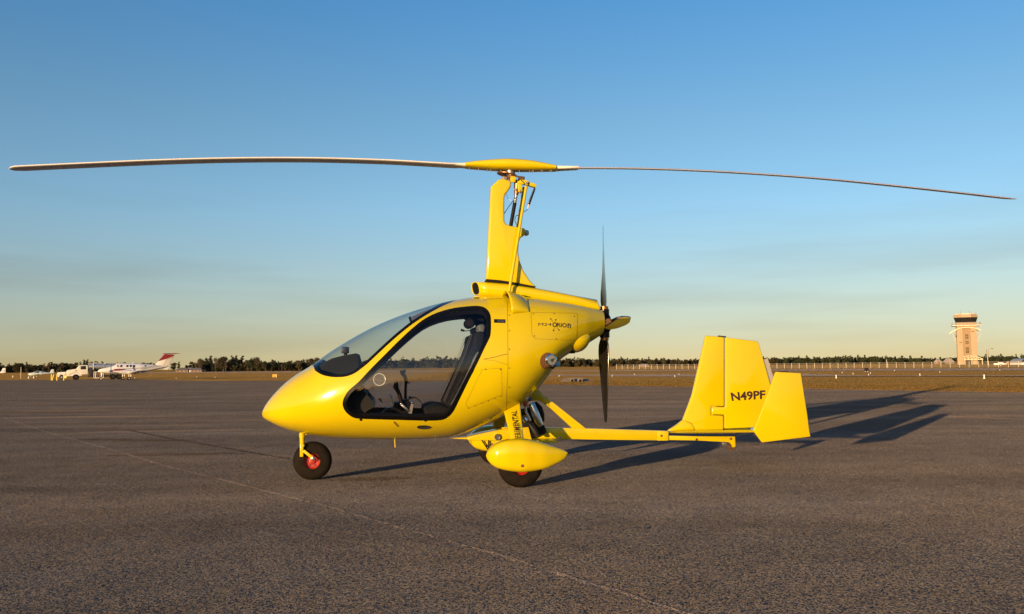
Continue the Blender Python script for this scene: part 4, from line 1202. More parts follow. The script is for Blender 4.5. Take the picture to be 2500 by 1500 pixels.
# ---- tail
TH = .022
def tp(pts, yl=0.): return [uz(*z5(*p), yl) for p in pts]
fin = plate(tp([(617, 172), (815, 190), (815, 928), (672, 926), (668, 1018), (808, 1024), (808, 1178), (300, 1182), (340, 1130), (375, 1070), (430, 925), (475, 800), (530, 560)]), -TH, TH, 'fin', 'yellow', gyro, .014, 3, 50)
rud = plate(tp([(826, 192), (1175, 235), (1232, 430), (1305, 692), (1400, 1040), (1405, 1140), (818, 1165), (818, 1016), (681, 1012), (684, 934), (826, 936)]), -TH, TH, 'rudder', 'yellow', gyro, .010, 3, 50)
MB().tube([L3(*z5(755, 180)), L3(*z5(838, 188))], .007, 8).build('rudder_pivot', 'dark_metal', rud, True)
plate(tp([(1238, 432), (1283, 415), (1340, 612), (1360, 700), (1310, 700)]), -.003, .003, 'trim_tab', 'galv', rud)
def fm(c): return lambda p: L3(p.x, p.y, c)
skin_text('lettering', 'N49PF', [z5(903, 873), z5(1258, 851), z5(1258, 754), z5(886, 780)], .032, rud, .002, fm(-TH - .0015))
# stabiliser: swept, low aspect, with end plates
SY = .60
def stab_sec(le, te, yl, th):
    a, b = L3(*z5(*le), -abs(yl)), L3(*z5(*te), -abs(yl)); row = []
    d = b - a; up = Vector((0, 0, 1))
    for f, h in [(0, 0), (.02, .35), (.1, .75), (.3, 1), (.6, .8), (.9, .25), (1, .03), (.9, -.15), (.6, -.45), (.3, -.6), (.1, -.5), (.02, -.3)]:
        p = a + d * f + up * (h * th); row.append(Vector((p.x, yl, p.z)))
    return row
secs = []
for k in range(-8, 9):
    f = abs(k) / 8
    secs.append(stab_sec((195 + 945 * f, 1206 - 8 * f), (1330 + 210 * f, 1200 - 4 * f), k / 8 * SY, .020 - .005 * f))
stb = MB().loft(secs).build('stabiliser', 'yellow', gyro, True, 60)
plate(tp([(200, 1192), (300, 1130), (385, 1062), (470, 1100), (520, 1182)]), -.034, .034, 'fin_fillet', 'yellow', fin, .03, 3, 60)
EP = [(1367, 560), (1632, 573), (1665, 790), (1700, 1010), (1722, 1190), (1737, 1250), (1220, 1313), (1127, 1187), (1240, 900)]
for sd in (-1, 1):
    ep = plate(tp(EP, -SY), sd * SY - .014, sd * SY + .014, 'tail_end_plate', 'yellow', gyro, .008, 3, 50)
    q = L3(*z5(1450, 556), -SY); MB().tube([(q.x - .04, sd * SY, q.z), (q.x + .04, sd * SY, q.z)], .004, 6).build('end_plate_screw', 'dark_metal', ep, True)
beam = plate(tp([(180, 1238), (560, 1246), (928, 1246), (935, 1355), (905, 1365), (882, 1320), (860, 1308), (520, 1290), (180, 1285)]), -.02, .02, 'tail_beam', 'yellow_frame', gyro, .004, 2)
plate(tp([(100, 1185), (215, 1190), (215, 1290), (100, 1290)]), -.036, .036, 'keel_socket', 'yellow_frame', beam, .004, 2)
for x, y, w in [(150, 1240, -.037), (525, 1279, -.021), (890, 1274, -.021)]:
    MB().lathe(L3(*z5(x, y), w), (0, -1, 0), [(0, .010), (.005, .010), (.006, .005)], 10, False, True).build('beam_bolt', 'bronze', beam, True, 30)
MB().lathe(L3(*z5(898, 1362), -.014), (0, 1, 0), [(0, .012), (0, .030), (.028, .030), (.028, .012)], 20).build('tail_skid_roller', 'bronze', beam, True, 40)
MB().box(L3(*z5(820, 1325), 0), (.02, .015, .012)).build('rudder_cable_guide', 'steel', beam, bevel=.003)

# ---- cabin: panel, controls, seats
def cab(name, material, parent=gyro): pass
dp = [uz(*z1(*p), 0) for p in [(430, 640), (500, 590), (560, 560), (640, 540), (725, 527), (738, 575), (745, 740), (790, 790), (835, 850), (845, 880), (800, 905), (760, 940), (700, 965), (640, 985), (600, 940), (560, 900), (500, 810), (470, 760), (440, 690)]]
dn_ = len(dp); vs_ = []
def dw(u, z): return max(.03, min(.42, -body(u, tang(u, z)).y - .045))
for sd in (-1, -.6, 0, .6, 1): vs_ += [(u, sd * dw(u, z), z) for u, z in dp]
fs = [tuple(range(dn_)), tuple(range(5 * dn_ - 1, 4 * dn_ - 1, -1))] + [(r * dn_ + i, (r + 1) * dn_ + i, (r + 1) * dn_ + (i + 1) % dn_, r * dn_ + (i + 1) % dn_) for r in range(4) for i in range(dn_)]
dash = MB().add(vs_, fs).build('instrument_panel', 'soft_black', gyro, True, 40)
cp = L3(*z1(635, 500), 0)
cmp_ = MB().box(cp, (.030, .035, .028)).build('compass', 'dark_metal', gyro, bevel=.008)
MB().lathe(cp + Vector((.028, 0, 0)), (1, 0, 0), [(0, .024), (.006, .024), (.006, 0)], 16).build('compass_glass', 'lens', cmp_, True, 30)
MB().tube([L3(*z1(638, 522), 0), L3(*z1(640, 548), 0)], .014, 8).build('compass_stem', 'soft_black', cmp_, True)
for i, (x, y) in enumerate([(745, 745), (765, 768), (788, 792), (808, 815), (826, 838)]):
    for yl in (-.30, -.16, 0., .16, .30):
        p = L3(*z1(x - 6, y), yl)
        MB().lathe(Vector((p.x, yl, p.z)), (.8, 0, .6), [(0, .022 if i % 2 else .012), (.018, .022 if i % 2 else .012), (.02, .010), (.026 if i % 2 == 0 else .02, .008)], 10, False, True).build('panel_knob', 'dark_metal' if i % 2 else 'steel', dash, True, 30)
def stick(pts, rs, yl, name='control_stick'):
    s_ = MB().tube(catmull([L3(*z9(*p), yl) for p in pts], 4), .012, 12)
    o = s_.build(name, 'soft_black', gyro, True); return o
st1 = MB().tube([L3(*z9(*p), -.13) for p in [(690, 345), (690, 430), (700, 500), (760, 620), (800, 740), (830, 870), (850, 1000)]], [.016, .021, .018, .0165, .0175, .013, .012], 14).build('control_stick', 'soft_black', gyro, True)
MB().tube([L3(*z9(640, 440), -.145), L3(*z9(650, 520), -.145)], .008, 8).build('stick_trigger', 'dark_metal', st1, True)
MB().lathe(L3(*z9(705, 350), -.13), (0, -.3, 1), [(0, .008), (.012, .008), (.014, 0)], 10).build('stick_button', 'red', st1, True)
st2 = MB().tube([L3(*z9(*p), .24) for p in [(850, 50), (850, 120), (910, 200), (945, 320), (935, 400), (930, 500), (925, 700), (950, 900)]], [.022, .020, .0165, .016, .0125, .0115, .013, .016], 14).build('control_stick', 'soft_black', gyro, True)
MB().tube([L3(*z9(980, 350), .24), L3(*z9(1040, 372), .24)], .005, 8).build('stick_trigger', 'dark_metal', st2, True)
MB().box(L3(*z9(905, 65), .24), (.010, .012, .014)).build('stick_button', 'dark_metal', st2, bevel=.003)
plate([uz(*z9(*p), -.10) for p in [(640, 860), (760, 860), (860, 800), (990, 780), (1040, 860), (1130, 930), (1110, 1200), (560, 1200), (600, 1010)]], -.10, .16, 'control_console', 'soft_black', gyro, .012, 2)
plate([uz(*z9(*p), -.20) for p in [(1080, 850), (1145, 850), (1140, 900), (1075, 1200), (930, 1200), (1010, 1080)]], -.205, -.195, 'brake_lever_plate', 'steel', gyro, .002, 1)
MB().bar(L3(*z9(825, 900), -.215), L3(*z9(1010, 1080), -.215), .018, .010, (0, 1, 0)).build('throttle_lever', 'metal', gyro, bevel=.003)
MB().lathe(L3(*z9(822, 893), -.215), (0, -1, 0), [(-.008, .006), (0, .010), (.006, .009), (.01, 0)], 10).build('lever_knob', 'chrome', gyro, True)
MB().lathe(L3(*z9(1110, 860), -.20), (0, -1, 0), [(-.008, .006), (0, .012), (.006, .011), (.012, 0)], 10).build('lever_knob', 'chrome', gyro, True)
MB().lathe(L3(*z9(1035, 710), -.05), (0, -.4, 1), [(-.02, .005), (-.008, .012), (.004, .012), (.010, 0)], 10).build('lever_knob', 'metal', gyro, True)
MB().tube(catmull([L3(*z9(*p), -.18) for p in [(540, 650), (590, 740), (620, 840), (615, 940), (570, 990), (480, 985), (380, 1070), (250, 1170)]], 4), .0065, 8).build('brake_handle', 'metal', gyro, True)
MB().lathe(L3(*z9(225, 1140), -.22), (0, -1, 0), [(-.004, .006), (0, .010), (.008, .006), (.01, 0)], 10).build('lever_knob', 'chrome', gyro, True)
MB().tube(catmull([L3(*z9(*p), -.24) for p in [(350, 1190), (440, 1060), (620, 1005), (850, 1110), (960, 1180)]], 4), .010, 8).build('grab_loop', 'soft_black', gyro, True)
for k in range(2):
    MB().bar(L3(*z9(250 + 30 * k, 760 - 15 * k), -.05 + .03 * k), L3(*z9(350, 860), -.05 + .03 * k), .012, .008).build('ignition_key', 'dark_metal', gyro, bevel=.002)
# belt loop lying over the console
bl_ = catmull([L3(*z9(*p), .02) for p in [(990, 800), (1060, 750), (1180, 740), (1280, 810), (1350, 900), (1390, 980)]], 4)
mb = MB(); vs_ = [x for p in bl_ for x in (p + Vector((0, -.022, 0)), p + Vector((0, .022, .006)))]
mb.add(vs_, [(2 * i, 2 * i + 1, 2 * i + 3, 2 * i + 2) for i in range(len(bl_) - 1)])
b_ = mb.build('seat_belt', 'soft_black', gyro, True); b_.modifiers.new('t', 'SOLIDIFY').thickness = .003
for sd in (-1, 1):
    yl = sd * .29
    # seat: cushion and reclined back; outline traced for the near one, mirrored for the other
    bk = [z7(*p) for p in [(1230, 1160), (1300, 1010), (1400, 790), (1470, 640), (1530, 480), (1545, 350), (1620, 330), (1665, 350), (1650, 470), (1590, 600), (1500, 790), (1400, 1000), (1320, 1160), (1290, 1190)]]
    sb = plate([uz(*p, -.29) for p in bk], yl - .20, yl + .20, 'seat_back', 'seat', gyro, .025, 3, 60)
    cu = [z7(*p) for p in [(1000, 1185), (1110, 1150), (1230, 1160), (1290, 1190), (1280, 1260), (1000, 1265)]]
    plate([uz(*p, -.29) for p in cu], yl - .21, yl + .21, 'seat_cushion', 'seat', gyro, .02, 3, 60)
    for e in (-1, 1):
        pts = catmull([Vector((*(lambda q: (q[0], yl + e * .20, q[1]))(uz(*z7(*p), -.29)),)) for p in [(1300, 1150), (1400, 965), (1500, 760), (1560, 620), (1600, 570)]], 4)
        MB().tube(pts, .016, 10).build('seat_bolster', 'seat_trim', sb, True)
        hp = [Vector((*(lambda q: (q[0], yl + e * .09, q[1]))(uz(*z7(*p), -.29)),)) for p in [(1240, 1110), (1330, 900), (1430, 680), (1505, 480), (1545, 360)]]
        mb = MB(); vs_ = [x for p in hp for x in (p + Vector((-.012, -.025, 0)), p + Vector((-.012, .025, 0)))]
        mb.add(vs_, [(2 * i, 2 * i + 1, 2 * i + 3, 2 * i + 2) for i in range(len(hp) - 1)])
        mb.build('shoulder_strap', 'harness', sb, True)
    hr = [z7(*p) for p in [(1590, 260), (1650, 240), (1680, 270), (1665, 345), (1600, 335)]]
    plate([uz(*p, -.29) for p in hr], yl - .11, yl + .11, 'headrest', 'seat_trim', sb, .02, 3, 60)
# overhead console
plate([uz(*z7(*p), 0) for p in [(1180, 110), (1300, 70), (1640, 66), (1690, 110), (1660, 230), (1560, 250), (1460, 165), (1300, 160)]], -.20, .20, 'overhead_console', 'liner', gyro, .02, 2, 50)
# vent ring in the door pane
vc = z7(495, 868); vs_ = []
for i in range(32):
    a = 2 * math.pi * i / 32
    vs_.append(skin(vc[0] + 14.5 * math.cos(a), vc[1] + 14.5 * math.sin(a), .003))
MB().tube(vs_ + [vs_[0]], .0035, 6, False).build('door_vent_ring', 'lens', gyro, True)
MB().add([skin(vc[0] + 13.5 * math.cos(2 * math.pi * i / 32), vc[1] + 13.5 * math.sin(2 * math.pi * i / 32), .002) for i in range(32)], [tuple(range(32))]).build('door_vent_pane', 'glass', gyro)

# headset hung from the overhead console (a loose thing of its own)
hs = thing('headset', GY_O + _eu * L3(*z7(1540, 250), -.2).x + _ey * -.2 + Vector((0, 0, L3(*z7(1540, 285), -.2).z)), 'black aviation headset with boom microphone hanging inside the yellow cabin', 'headset', GY_YAW)
ho = L3(*z7(1540, 250), -.2); hb = Vector((ho.x, -.2, L3(*z7(1540, 285), -.2).z))
rel = lambda x, y, yl=-.2: L3(*z7(x, y), yl) - hb
for e in (-1, 1):
    MB().lathe(Vector((rel(1510, 235).x, e * .075, rel(1510, 235).z)), (0, e, 0), [(-.03, .030), (-.01, .042), (.015, .042), (.028, .030), (.03, 0)], 18, True).build('ear_cup', 'soft_black', hs, True, 40)
pts = [Vector((rel(1510, 235).x, math.cos(a) * .085, rel(1510, 235).z + math.sin(a) * .085)) for a in [math.pi * i / 12 for i in range(13)]]
MB().tube(pts, .010, 8).build('headband', 'soft_black', hs, True)
MB().tube(catmull([rel(1555, 295, -.28), rel(1510, 312, -.28), rel(1460, 318, -.28), rel(1430, 312, -.28)], 4), .004, 6).build('microphone_boom', 'soft_black', hs, True)
MB().tube([rel(1455, 316, -.28), rel(1415, 305, -.28)], [.008, .011], 10).build('microphone', 'soft_black', hs, True)
MB().tube(catmull([rel(1510, 480), rel(1440, 570), rel(1415, 640), rel(1420, 740)], 5), .004, 6).build('cord', 'soft_black', hs, True)
MB().tube(catmull([rel(1530, 290), rel(1535, 380), rel(1510, 480)], 4), .004, 6).build('cord', 'soft_black', hs, True)

# ================================================================== VEGETATION
def leaf_cloud(rng, blobs, n, size):
    """blobs: (centre, radii); n leaf-clump quads spread through their volume"""
    w = np.array([r[0] * r[1] * r[2] for _, r in blobs]) ** .67; w = w / w.sum()
    k = rng.choice(len(blobs), n, p=w)
    C = np.array([b[0] for b in blobs])[k]; Rr = np.array([b[1] for b in blobs])[k]
    d = rng.normal(size=(n, 3)); d /= np.linalg.norm(d, axis=1)[:, None]
    P = C + Rr * d * (rng.random(n) ** .45)[:, None]
    a = rng.normal(size=(n, 3)); a /= np.linalg.norm(a, axis=1)[:, None]
    b = np.cross(a, rng.normal(size=(n, 3))); b /= np.linalg.norm(b, axis=1)[:, None]
    s = (size * rng.uniform(.6, 1.4, n))[:, None]
    V = np.stack([P - a * s - b * s * .4, P + a * s * .2 - b * s * .7, P + a * s + b * s * .3, P - a * s * .3 + b * s * .8], 1).reshape(-1, 3)
    Fc = np.arange(4 * n).reshape(-1, 4)
    return V, Fc
def blobs_for(rng, kind, h):
    out = []
    if kind == 'pine':
        z0 = h * rng.uniform(.22, .36)
        for i in range(9):
            f = i / 8; r = h * .19 * (1 - .6 * f) * rng.uniform(.75, 1.25)
            a = rng.uniform(0, 6.28); q = h * .085 * (1 - f * .5)
            out.append(((math.cos(a) * q, math.sin(a) * q, z0 + (h * .97 - z0) * f), (r, r, h * .06)))
    elif kind == 'oak':
        for i in range(11):
            a = rng.uniform(0, 6.28); q = h * rng.uniform(.05, .28); z = h * rng.uniform(.26, .86)
            r = h * rng.uniform(.15, .23)
            out.append(((math.cos(a) * q, math.sin(a) * q, z), (r, r, r * .75)))
    else:
        for i in range(7):
            a = rng.uniform(0, 6.28); q = h * rng.uniform(.0, .18); z = h * rng.uniform(.30, .92)
            r = h * rng.uniform(.09, .16)
            out.append(((math.cos(a) * q, math.sin(a) * q, z), (r, r, r * 1.2)))
    return out
def np_mesh(name, V, Fc):
    me = bpy.data.meshes.new(name)
    me.vertices.add(len(V)); me.vertices.foreach_set('co', np.asarray(V, np.float32).ravel())
    me.loops.add(Fc.size); me.loops.foreach_set('vertex_index', Fc.ravel().astype(np.int32))
    me.polygons.add(len(Fc)); me.polygons.foreach_set('loop_start', np.arange(0, Fc.size, Fc.shape[1], dtype=np.int32))
    me.update(calc_edges=True); return me

KIND_WORD = {'pine': ('pine_tree', 'pine', 'leaf_pine'), 'oak': ('oak_tree', 'oak', 'leaf_oak'), 'bare': ('bare_tree', 'leafless tree', 'leaf_bare')}
protos = {}
def tree_proto(kind, seed):
    rng = np.random.default_rng(seed); h = 10.
    root = bpy.data.objects.new(KIND_WORD[kind][0], None); root.empty_display_size = .2
    bl = blobs_for(rng, kind, h)
    mb = MB(); lean = rng.normal(0, .15, 2)
    mb.tube([(0, 0, -.3), (lean[0] * .5, lean[1] * .5, h * .4), (lean[0], lean[1], h * .88)], [.26, .17, .05], 7)
    for c, r in bl[:7]:
        z0 = max(1.6, c[2] - 1.6); mb.tube([(lean[0] * z0 / h, lean[1] * z0 / h, z0), c], [.09, .03], 5)
    tr = mb.build('trunk', 'bark', root, True); COL.objects.unlink(tr)
    n = {'pine': 1200, 'oak': 1700, 'bare': 800}[kind]
    V, Fc = leaf_cloud(rng, bl, n, {'pine': .24, 'oak': .30, 'bare': .16}[kind])
    cr = link('crown', np_mesh('crown', V, Fc), KIND_WORD[kind][2], root); COL.objects.unlink(cr)
    return root
for kd, ns in (('pine', 5), ('oak', 4), ('bare', 2)): protos[kd] = [tree_proto(kd, 10 * len(kd) + i) for i in range(ns)]
def plant_tree(kind, x, y, h, label, group, rnd):
    o = copy_tree(rnd.choice(protos[kind]))
    o.location = (x, y, gz(y) - .05); s = h / 10.
    o.scale = (s * rnd.uniform(.85, 1.2), s * rnd.uniform(.85, 1.2), s); o.rotation_euler = (0, 0, rnd.uniform(0, 6.28))
    size = 'tall' if h > TALL[group] * 1.06 else ('low' if h < TALL[group] * .88 else 'medium-height')
    form = 'broad-crowned' if (o.scale[0] + o.scale[1]) / 2 > s * 1.04 else ('slender' if (o.scale[0] + o.scale[1]) / 2 < s * .97 else 'full')
    tag(o, size + ' ' + form + ' ' + label, None, group); o['category'] = 'tree'
    return o
TALL = {'grove trees ahead of the nose': 7.6, 'wood trees behind the truck': 7.2}
def px_top(px, py, Y):
    """tree at depth Y whose top reaches this pixel: x and height"""
    p = wpt(px, py, Y); return p.x, p.z - gz(Y)
rnd = random.Random(3)
LBL = {'pine': 'dark pine in the grove across the grass, ahead of the yellow nose',
       'oak': 'rounded oak in the grove across the grass, ahead of the yellow nose',
       'bare': 'leafless tree in the grove across the grass, ahead of the yellow nose'}
G1 = [(488, 876), (497, 873), (506, 874), (517, 869), (527, 871), (537, 871), (545, 870), (556, 870), (566, 869), (575, 868.5), (584, 876), (593, 869), (602, 878), (612, 874), (620, 869), (627, 873), (636, 881), (646, 881), (655, 883), (667, 880), (681, 882), (694, 884), (705, 882), (716, 881), (729, 879), (741, 876), (752, 875), (764, 873), (772, 871), (782, 873), (795, 876), (808, 878), (822, 877), (480, 885), (510, 880), (550, 879), (590, 884), (630, 886), (660, 888), (690, 888), (720, 887), (750, 884)]
for i, (px, py) in enumerate(G1):
    Y = 500 + rnd.uniform(-12, 25); kd = rnd.choice(['pine', 'pine', 'oak', 'oak', 'bare'])
    x, h = px_top(px + rnd.uniform(-2, 2), py, Y)
    plant_tree(kd, x, Y, h, LBL[kd], 'grove trees ahead of the nose', rnd)
LBL2 = {k: v.replace('in the grove across the grass, ahead of the yellow nose', 'in the wood behind the fuel truck and twin propeller aeroplane') for k, v in LBL.items()}
G2 = [(0, 895), (10, 892), (20, 890), (30, 892), (40, 886), (48, 885), (58, 886), (66, 884), (76, 888), (86, 890), (97, 889), (108, 886), (118, 889), (128, 888), (136, 886), (144, 885), (152, 883), (160, 886), (170, 886), (178, 888), (186, 884), (196, 882), (206, 879), (213, 878), (221, 881), (230, 880), (238, 883), (250, 883), (265, 886), (280, 886), (297, 884), (330, 885), (370, 884), (424, 884), (437, 884), (455, 890), (465, 889), (15, 898), (55, 894), (95, 896), (140, 894), (175, 893), (215, 890), (-20, 890), (-45, 886), (-70, 884)]
for i, (px, py) in enumerate(G2):
    Y = 640 + rnd.uniform(-20, 30); kd = rnd.choice(['oak', 'oak', 'pine', 'bare'])
    x, h = px_top(px, py, Y)
    plant_tree(kd, x, Y, h, LBL2[kd], 'wood trees behind the truck', rnd)

def wood(name, label, spots, seed, leaf, nleaf, mat_):
    """a far wood that reads as one mass"""
    rng = np.random.default_rng(seed); Vs, Fs, k = [], [], 0
    for x, y, h, kd in spots:
        bl = blobs_for(rng, kd, h)
        if kd != 'pine': bl = [((c[0] * 1.2, c[1], c[2] * .85), r) for c, r in bl]
        bl += [((rng.uniform(-2, 2), rng.uniform(-2, 2), h * .2), (h * .28, h * .28, h * .2)) for _ in range(2)]
        V, Fc = leaf_cloud(rng, bl, nleaf, leaf)
        V[:, 2] = np.maximum(V[:, 2], -.1)
        V += np.array((x, y, gz(y))); Vs.append(V); Fs.append(Fc + k); k += len(V)
    o = link(name, np_mesh(name, np.concatenate(Vs), np.concatenate(Fs)), mat_)
    return tag(o, label, 'wood', kind='stuff')
rg = random.Random(11)
def belt(px0, px1, step, Y0, Y1, top):
    out = []
    px = px0
    while px < px1:
        Y = rg.uniform(Y0, Y1); x, h = px_top(px, top(px) + rg.uniform(-2.0, 4.0), Y)
        out.append((x, Y, max(4., h), rg.choice(['oak', 'oak', 'oak', 'oak', 'pine'])))
        px += step * rg.uniform(.6, 1.4)
    return out
topr = lambda px: float(np.interp(px, [780, 900, 1000, 1060, 1150, 1300, 1380, 1500, 1600, 1700, 1870, 2000, 2080, 2200, 2280, 2400, 2700], [878, 876, 872, 868, 874, 874, 872, 872, 873, 874, 871, 869, 867, 870, 873, 867, 866]))
w1 = belt(770, 1900, 3.6, 900, 960, topr)
w2 = belt(1880, 2760, 3.6, 900, 960, topr)
wood('wood', 'long dark belt of trees on the far side of the airfield, behind the propeller', w1, 1, .75, 150, 'leaf_oak')
wood('wood', 'long dark belt of trees beyond the chain-link fence, behind the control tower', w2, 2, .75, 150, 'leaf_pine')
def scrub(px0, px1, Y, lo, hi, step):
    out = []; px = px0
    while px < px1:
        y = Y + rg.uniform(-8, 14); out.append((wpt(px, 900, y).x, y, rg.uniform(lo, hi), 'oak')); px += step * rg.uniform(.6, 1.4)
    return out
wood('undergrowth', 'dense dark undergrowth filling the foot of the grove ahead of the nose', scrub(484, 860, 505, 4.2, 6.4, 3.2), 7, .5, 170, 'leaf_oak')
wood('undergrowth', 'dense dark undergrowth filling the wood behind the fuel truck', scrub(-60, 330, 650, 4., 6.4, 3.2), 8, .6, 150, 'leaf_oak')
w3 = [(rg.uniform(-1500, -80), rg.uniform(700, 760), rg.uniform(7, 10), 'oak') for _ in range(150)]
wood('wood', 'distant belt of trees low behind the fuel truck and the parked aeroplanes', w3, 3, .9, 110, 'leaf_oak')
w4 = [(x + rg.uniform(-5, 5), -rg.uniform(430, 470), rg.uniform(8, 14), rg.choice(['oak', 'pine'])) for x in range(-420, 420, 6)]
wood('wood', 'belt of trees across the field facing the gyroplane, mirrored in its door pane', w4, 4, .7, 150, 'leaf_oak')

# ================================================================== AIRFIELD FURNITURE
# --- chain-link fence
fa0, fb0 = gpt(1505, 902.0), gpt(2300, 897.9)
fa0, fb0 = Vector((fa0.x, fa0.y)), Vector((fb0.x, fb0.y)); fd = (fb0 - fa0).normalized()
fence = thing('fence', (fa0.x, fa0.y, gz(fa0.y)), 'long pale chain-link fence on steel posts across the far grass', 'fence')
FH = 1.75; npost = 78; mbm = MB(); prev = None
pm = MB().tube([(0, 0, -.1), (0, 0, FH + .1)], .055, 8).build('post', 'galv', fence)
for i in range(npost):
    q = fa0 + fd * (2.75 * i); z = gz(q.y) - gz(fa0.y); p = Vector((q.x - fa0.x, q.y - fa0.y, z))
    po = pm if i == 0 else pm.copy()
    if i: COL.objects.link(po)
    po.location = p
    if prev is not None:
        mbm.add([prev, p, p + Vector((0, 0, FH)), prev + Vector((0, 0, FH))], [(0, 1, 2, 3)])
    prev = p
mbm.build('chain_link_fabric', 'chain', fence)
MB().tube([Vector((fd.x * 2.75 * i, fd.y * 2.75 * i, gz(fa0.y + fd.y * 2.75 * i) - gz(fa0.y) + FH)) for i in range(npost)], .03, 6).build('top_rail', 'galv', fence)

# --- taxiway edge markers
def edge_light():
    r = bpy.data.objects.new('edge_light', None); r.empty_display_size = .1
    a = MB().lathe((0, 0, 0), (0, 0, 1), [(-.05, .13), (.02, .13), (.05, .10), (.42, .075), (.45, .07)], 10, True, True).build('stem', 'white', r, True, 40)
    b = MB().lathe((0, 0, .45), (0, 0, 1), [(0, .085), (.06, .10), (.14, .085), (.18, .03), (.19, 0)], 10, True).build('lamp', 'dark_metal', r, True, 40)
    COL.objects.unlink(a); COL.objects.unlink(b); return r
el_p = edge_light()
for px, py in [(2041.5, 923), (2120.5, 917), (2082.7, 914), (2056, 911.5), (2125, 912.5), (2183.7, 906), (2403, 924), (2246, 918), (2294.6, 909.5), (2441, 905), (1365, 919), (1494.5, 919.5), (1647.5, 920.5), (1658, 916), (1549, 915.5), (525, 922.5), (480, 921), (430, 925), (329, 924), (368, 917)]:
    o = copy_tree(el_p); o.location = gpt(px, py); o.scale = (.42, .42, .5)
    where = 'between the parked twin propeller aeroplane and the yellow nose' if px < 700 else 'behind the engine filter, near the concrete culvert' if px < 1400 else 'between the propeller and the tall tail fin' if px < 1800 else 'near the black marker board' if px < 2200 else 'before the control tower'
    tag(o, 'white post light with dark cap ' + where, 'edge light', 'edge lights ' + where)

# --- signs
g = gpt(671, 921.8); sg = thing('airfield_sign', g, 'low yellow airfield sign standing in the grass ahead of the yellow nose', 'sign', R(-20))
M['sign_yellow'] = mat('sign_yellow', (.36, .22, .02), .6, 0, 0, .1, 3)
MB().box((0, 0, .34), (.56, .08, .28)).build('panel', 'sign_yellow', sg, bevel=.02)
MB().box((.60, .02, .36), (.05, .12, .24)).build('end_cap', 'dark_metal', sg, bevel=.02)
for x in (-.4, .4): MB().box((x, 0, 0), (.04, .04, .12)).build('leg', 'galv', sg)
g = gpt(2115.6, 907.6); sg = thing('marker_board', g, 'small black square marker board in the grass before the fence', 'sign', R(-10))
MB().box((0, 0, .42), (.36, .07, .33)).build('panel', 'soft_black', sg, bevel=.02)
for x in (-.22, .22): MB().box((x, 0, .03), (.05, .05, .14)).build('leg', 'white', sg)
# --- culvert end in the grass
g = gpt(1408, 931.5); cv = thing('culvert', g + Vector((0, 0, -.06)), 'pale concrete culvert end with two pipe mouths set in the grass', 'culvert', R(4))
MB().add([(-1.05, .2, .02), (-.5, -.35, 0), (.45, -.4, 0), (1.15, .55, .10), (.45, 1.25, .28), (-.1, 1.3, .30), (-.8, .8, .2)] + [(-1.05, .2, -.2), (-.5, -.35, -.2), (.45, -.4, -.2), (1.15, .55, -.2), (.45, 1.25, -.2), (-.1, 1.3, -.2), (-.8, .8, -.2)],
         [tuple(range(7))] + [(i, (i + 1) % 7, (i + 1) % 7 + 7, i + 7) for i in range(7)]).build('apron_slab', 'concrete', cv)
for x in (-.32, .18):
    MB().lathe((x, -.32, .10), (0, 1, .12), [(0, .10), (0, .14), (.5, .14)], 14).build('pipe', 'concrete', cv, True, 40)
    MB().lathe((x, -.30, .10), (0, 1, .12), [(.02, .10), (.02, 0)], 14).build('pipe_mouth', 'soft_black', cv)
# --- poles
def pole(name, px, py, Y, h, label, cat, lamp=False):
    x = wpt(px, py, Y).x; o = thing(name, (x, Y, gz(Y)), label, cat)
    MB().tube([(0, 0, -.2), (0, 0, h)], [.10, .06] if not lamp else [.16, .10], 8).build('pole', 'galv', o, True)
    if lamp:
        MB().bar((0, 0, h - .1), (2.2, 0, h), .12, .12).build('arm', 'galv', o)
        MB().box((2.2, 0, h), (.5, .2, .12)).build('lamp_head', 'dark_metal', o, bevel=.04)
        MB().box((0, 0, h - 1.6), (.40, .3, 1.6)).build('cabinet', 'galv', o, bevel=.04)
    return o
pole('light_pole', 2412, 890, 420, 7.6, 'grey light pole with bracket arm to the right of the control tower', 'light pole', True)
pole('mast_pole', 2165, 890, 330, 2.9, 'plain white pole standing behind the chain-link fence', 'pole')
pole('beacon_pole', 51.5, 900, 210, 2.6, 'thin pole with white head beside the pale blue aeroplane', 'pole')

# --- control tower
TY = 500.; tb = wpt(2362, 888.5, TY); SC = TY / F_PX * .1213
tw = thing('control_tower', (tb.x, TY, gz(TY)), 'tall tan stucco airport control tower with dark glass cab and white steel arch', 'control tower', -math.atan2(tb.x, TY) + R(3))
tzz = lambda zy: (1225 - zy) * SC
HWD = 177 * SC; H1 = tzz(455)
for sx in (-1, 1):
    for sy in (-1, 1):
        MB().box((sx * (HWD - 1.45), sy * (HWD - 1.45), H1 / 2), (1.45, 1.45, H1 / 2)).build('corner_pier', 'stucco', tw, bevel=.05)
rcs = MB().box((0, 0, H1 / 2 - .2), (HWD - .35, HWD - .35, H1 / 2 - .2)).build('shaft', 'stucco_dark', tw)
for zy0, zy1 in ((620, 720), (750, 820), (880, 1000)):
    for k in (-1, 1):
        for j in range(2):
            a, b = tzz(zy1), tzz(zy0); m_ = (a + b) / 2; hh = (b - a) / 4 - .1
            w_ = MB().box((k * .42, -(HWD - .33), m_ + (j - .5) * (b - a) / 2), (.36, .06, hh)).build('window', 'window_dark', rcs)
for x, zy in ((-3.1, 783), (3.0, 570)): MB().box((x, -HWD - .01, tzz(zy)), (.7, .06, .2)).build('wall_vent', 'window_dark', tw)
MB().box((0, 0, tzz(430)), (HWD + .05, HWD + .05, tzz(385) - tzz(430))).build('cab_base', 'stucco', tw, bevel=.05)
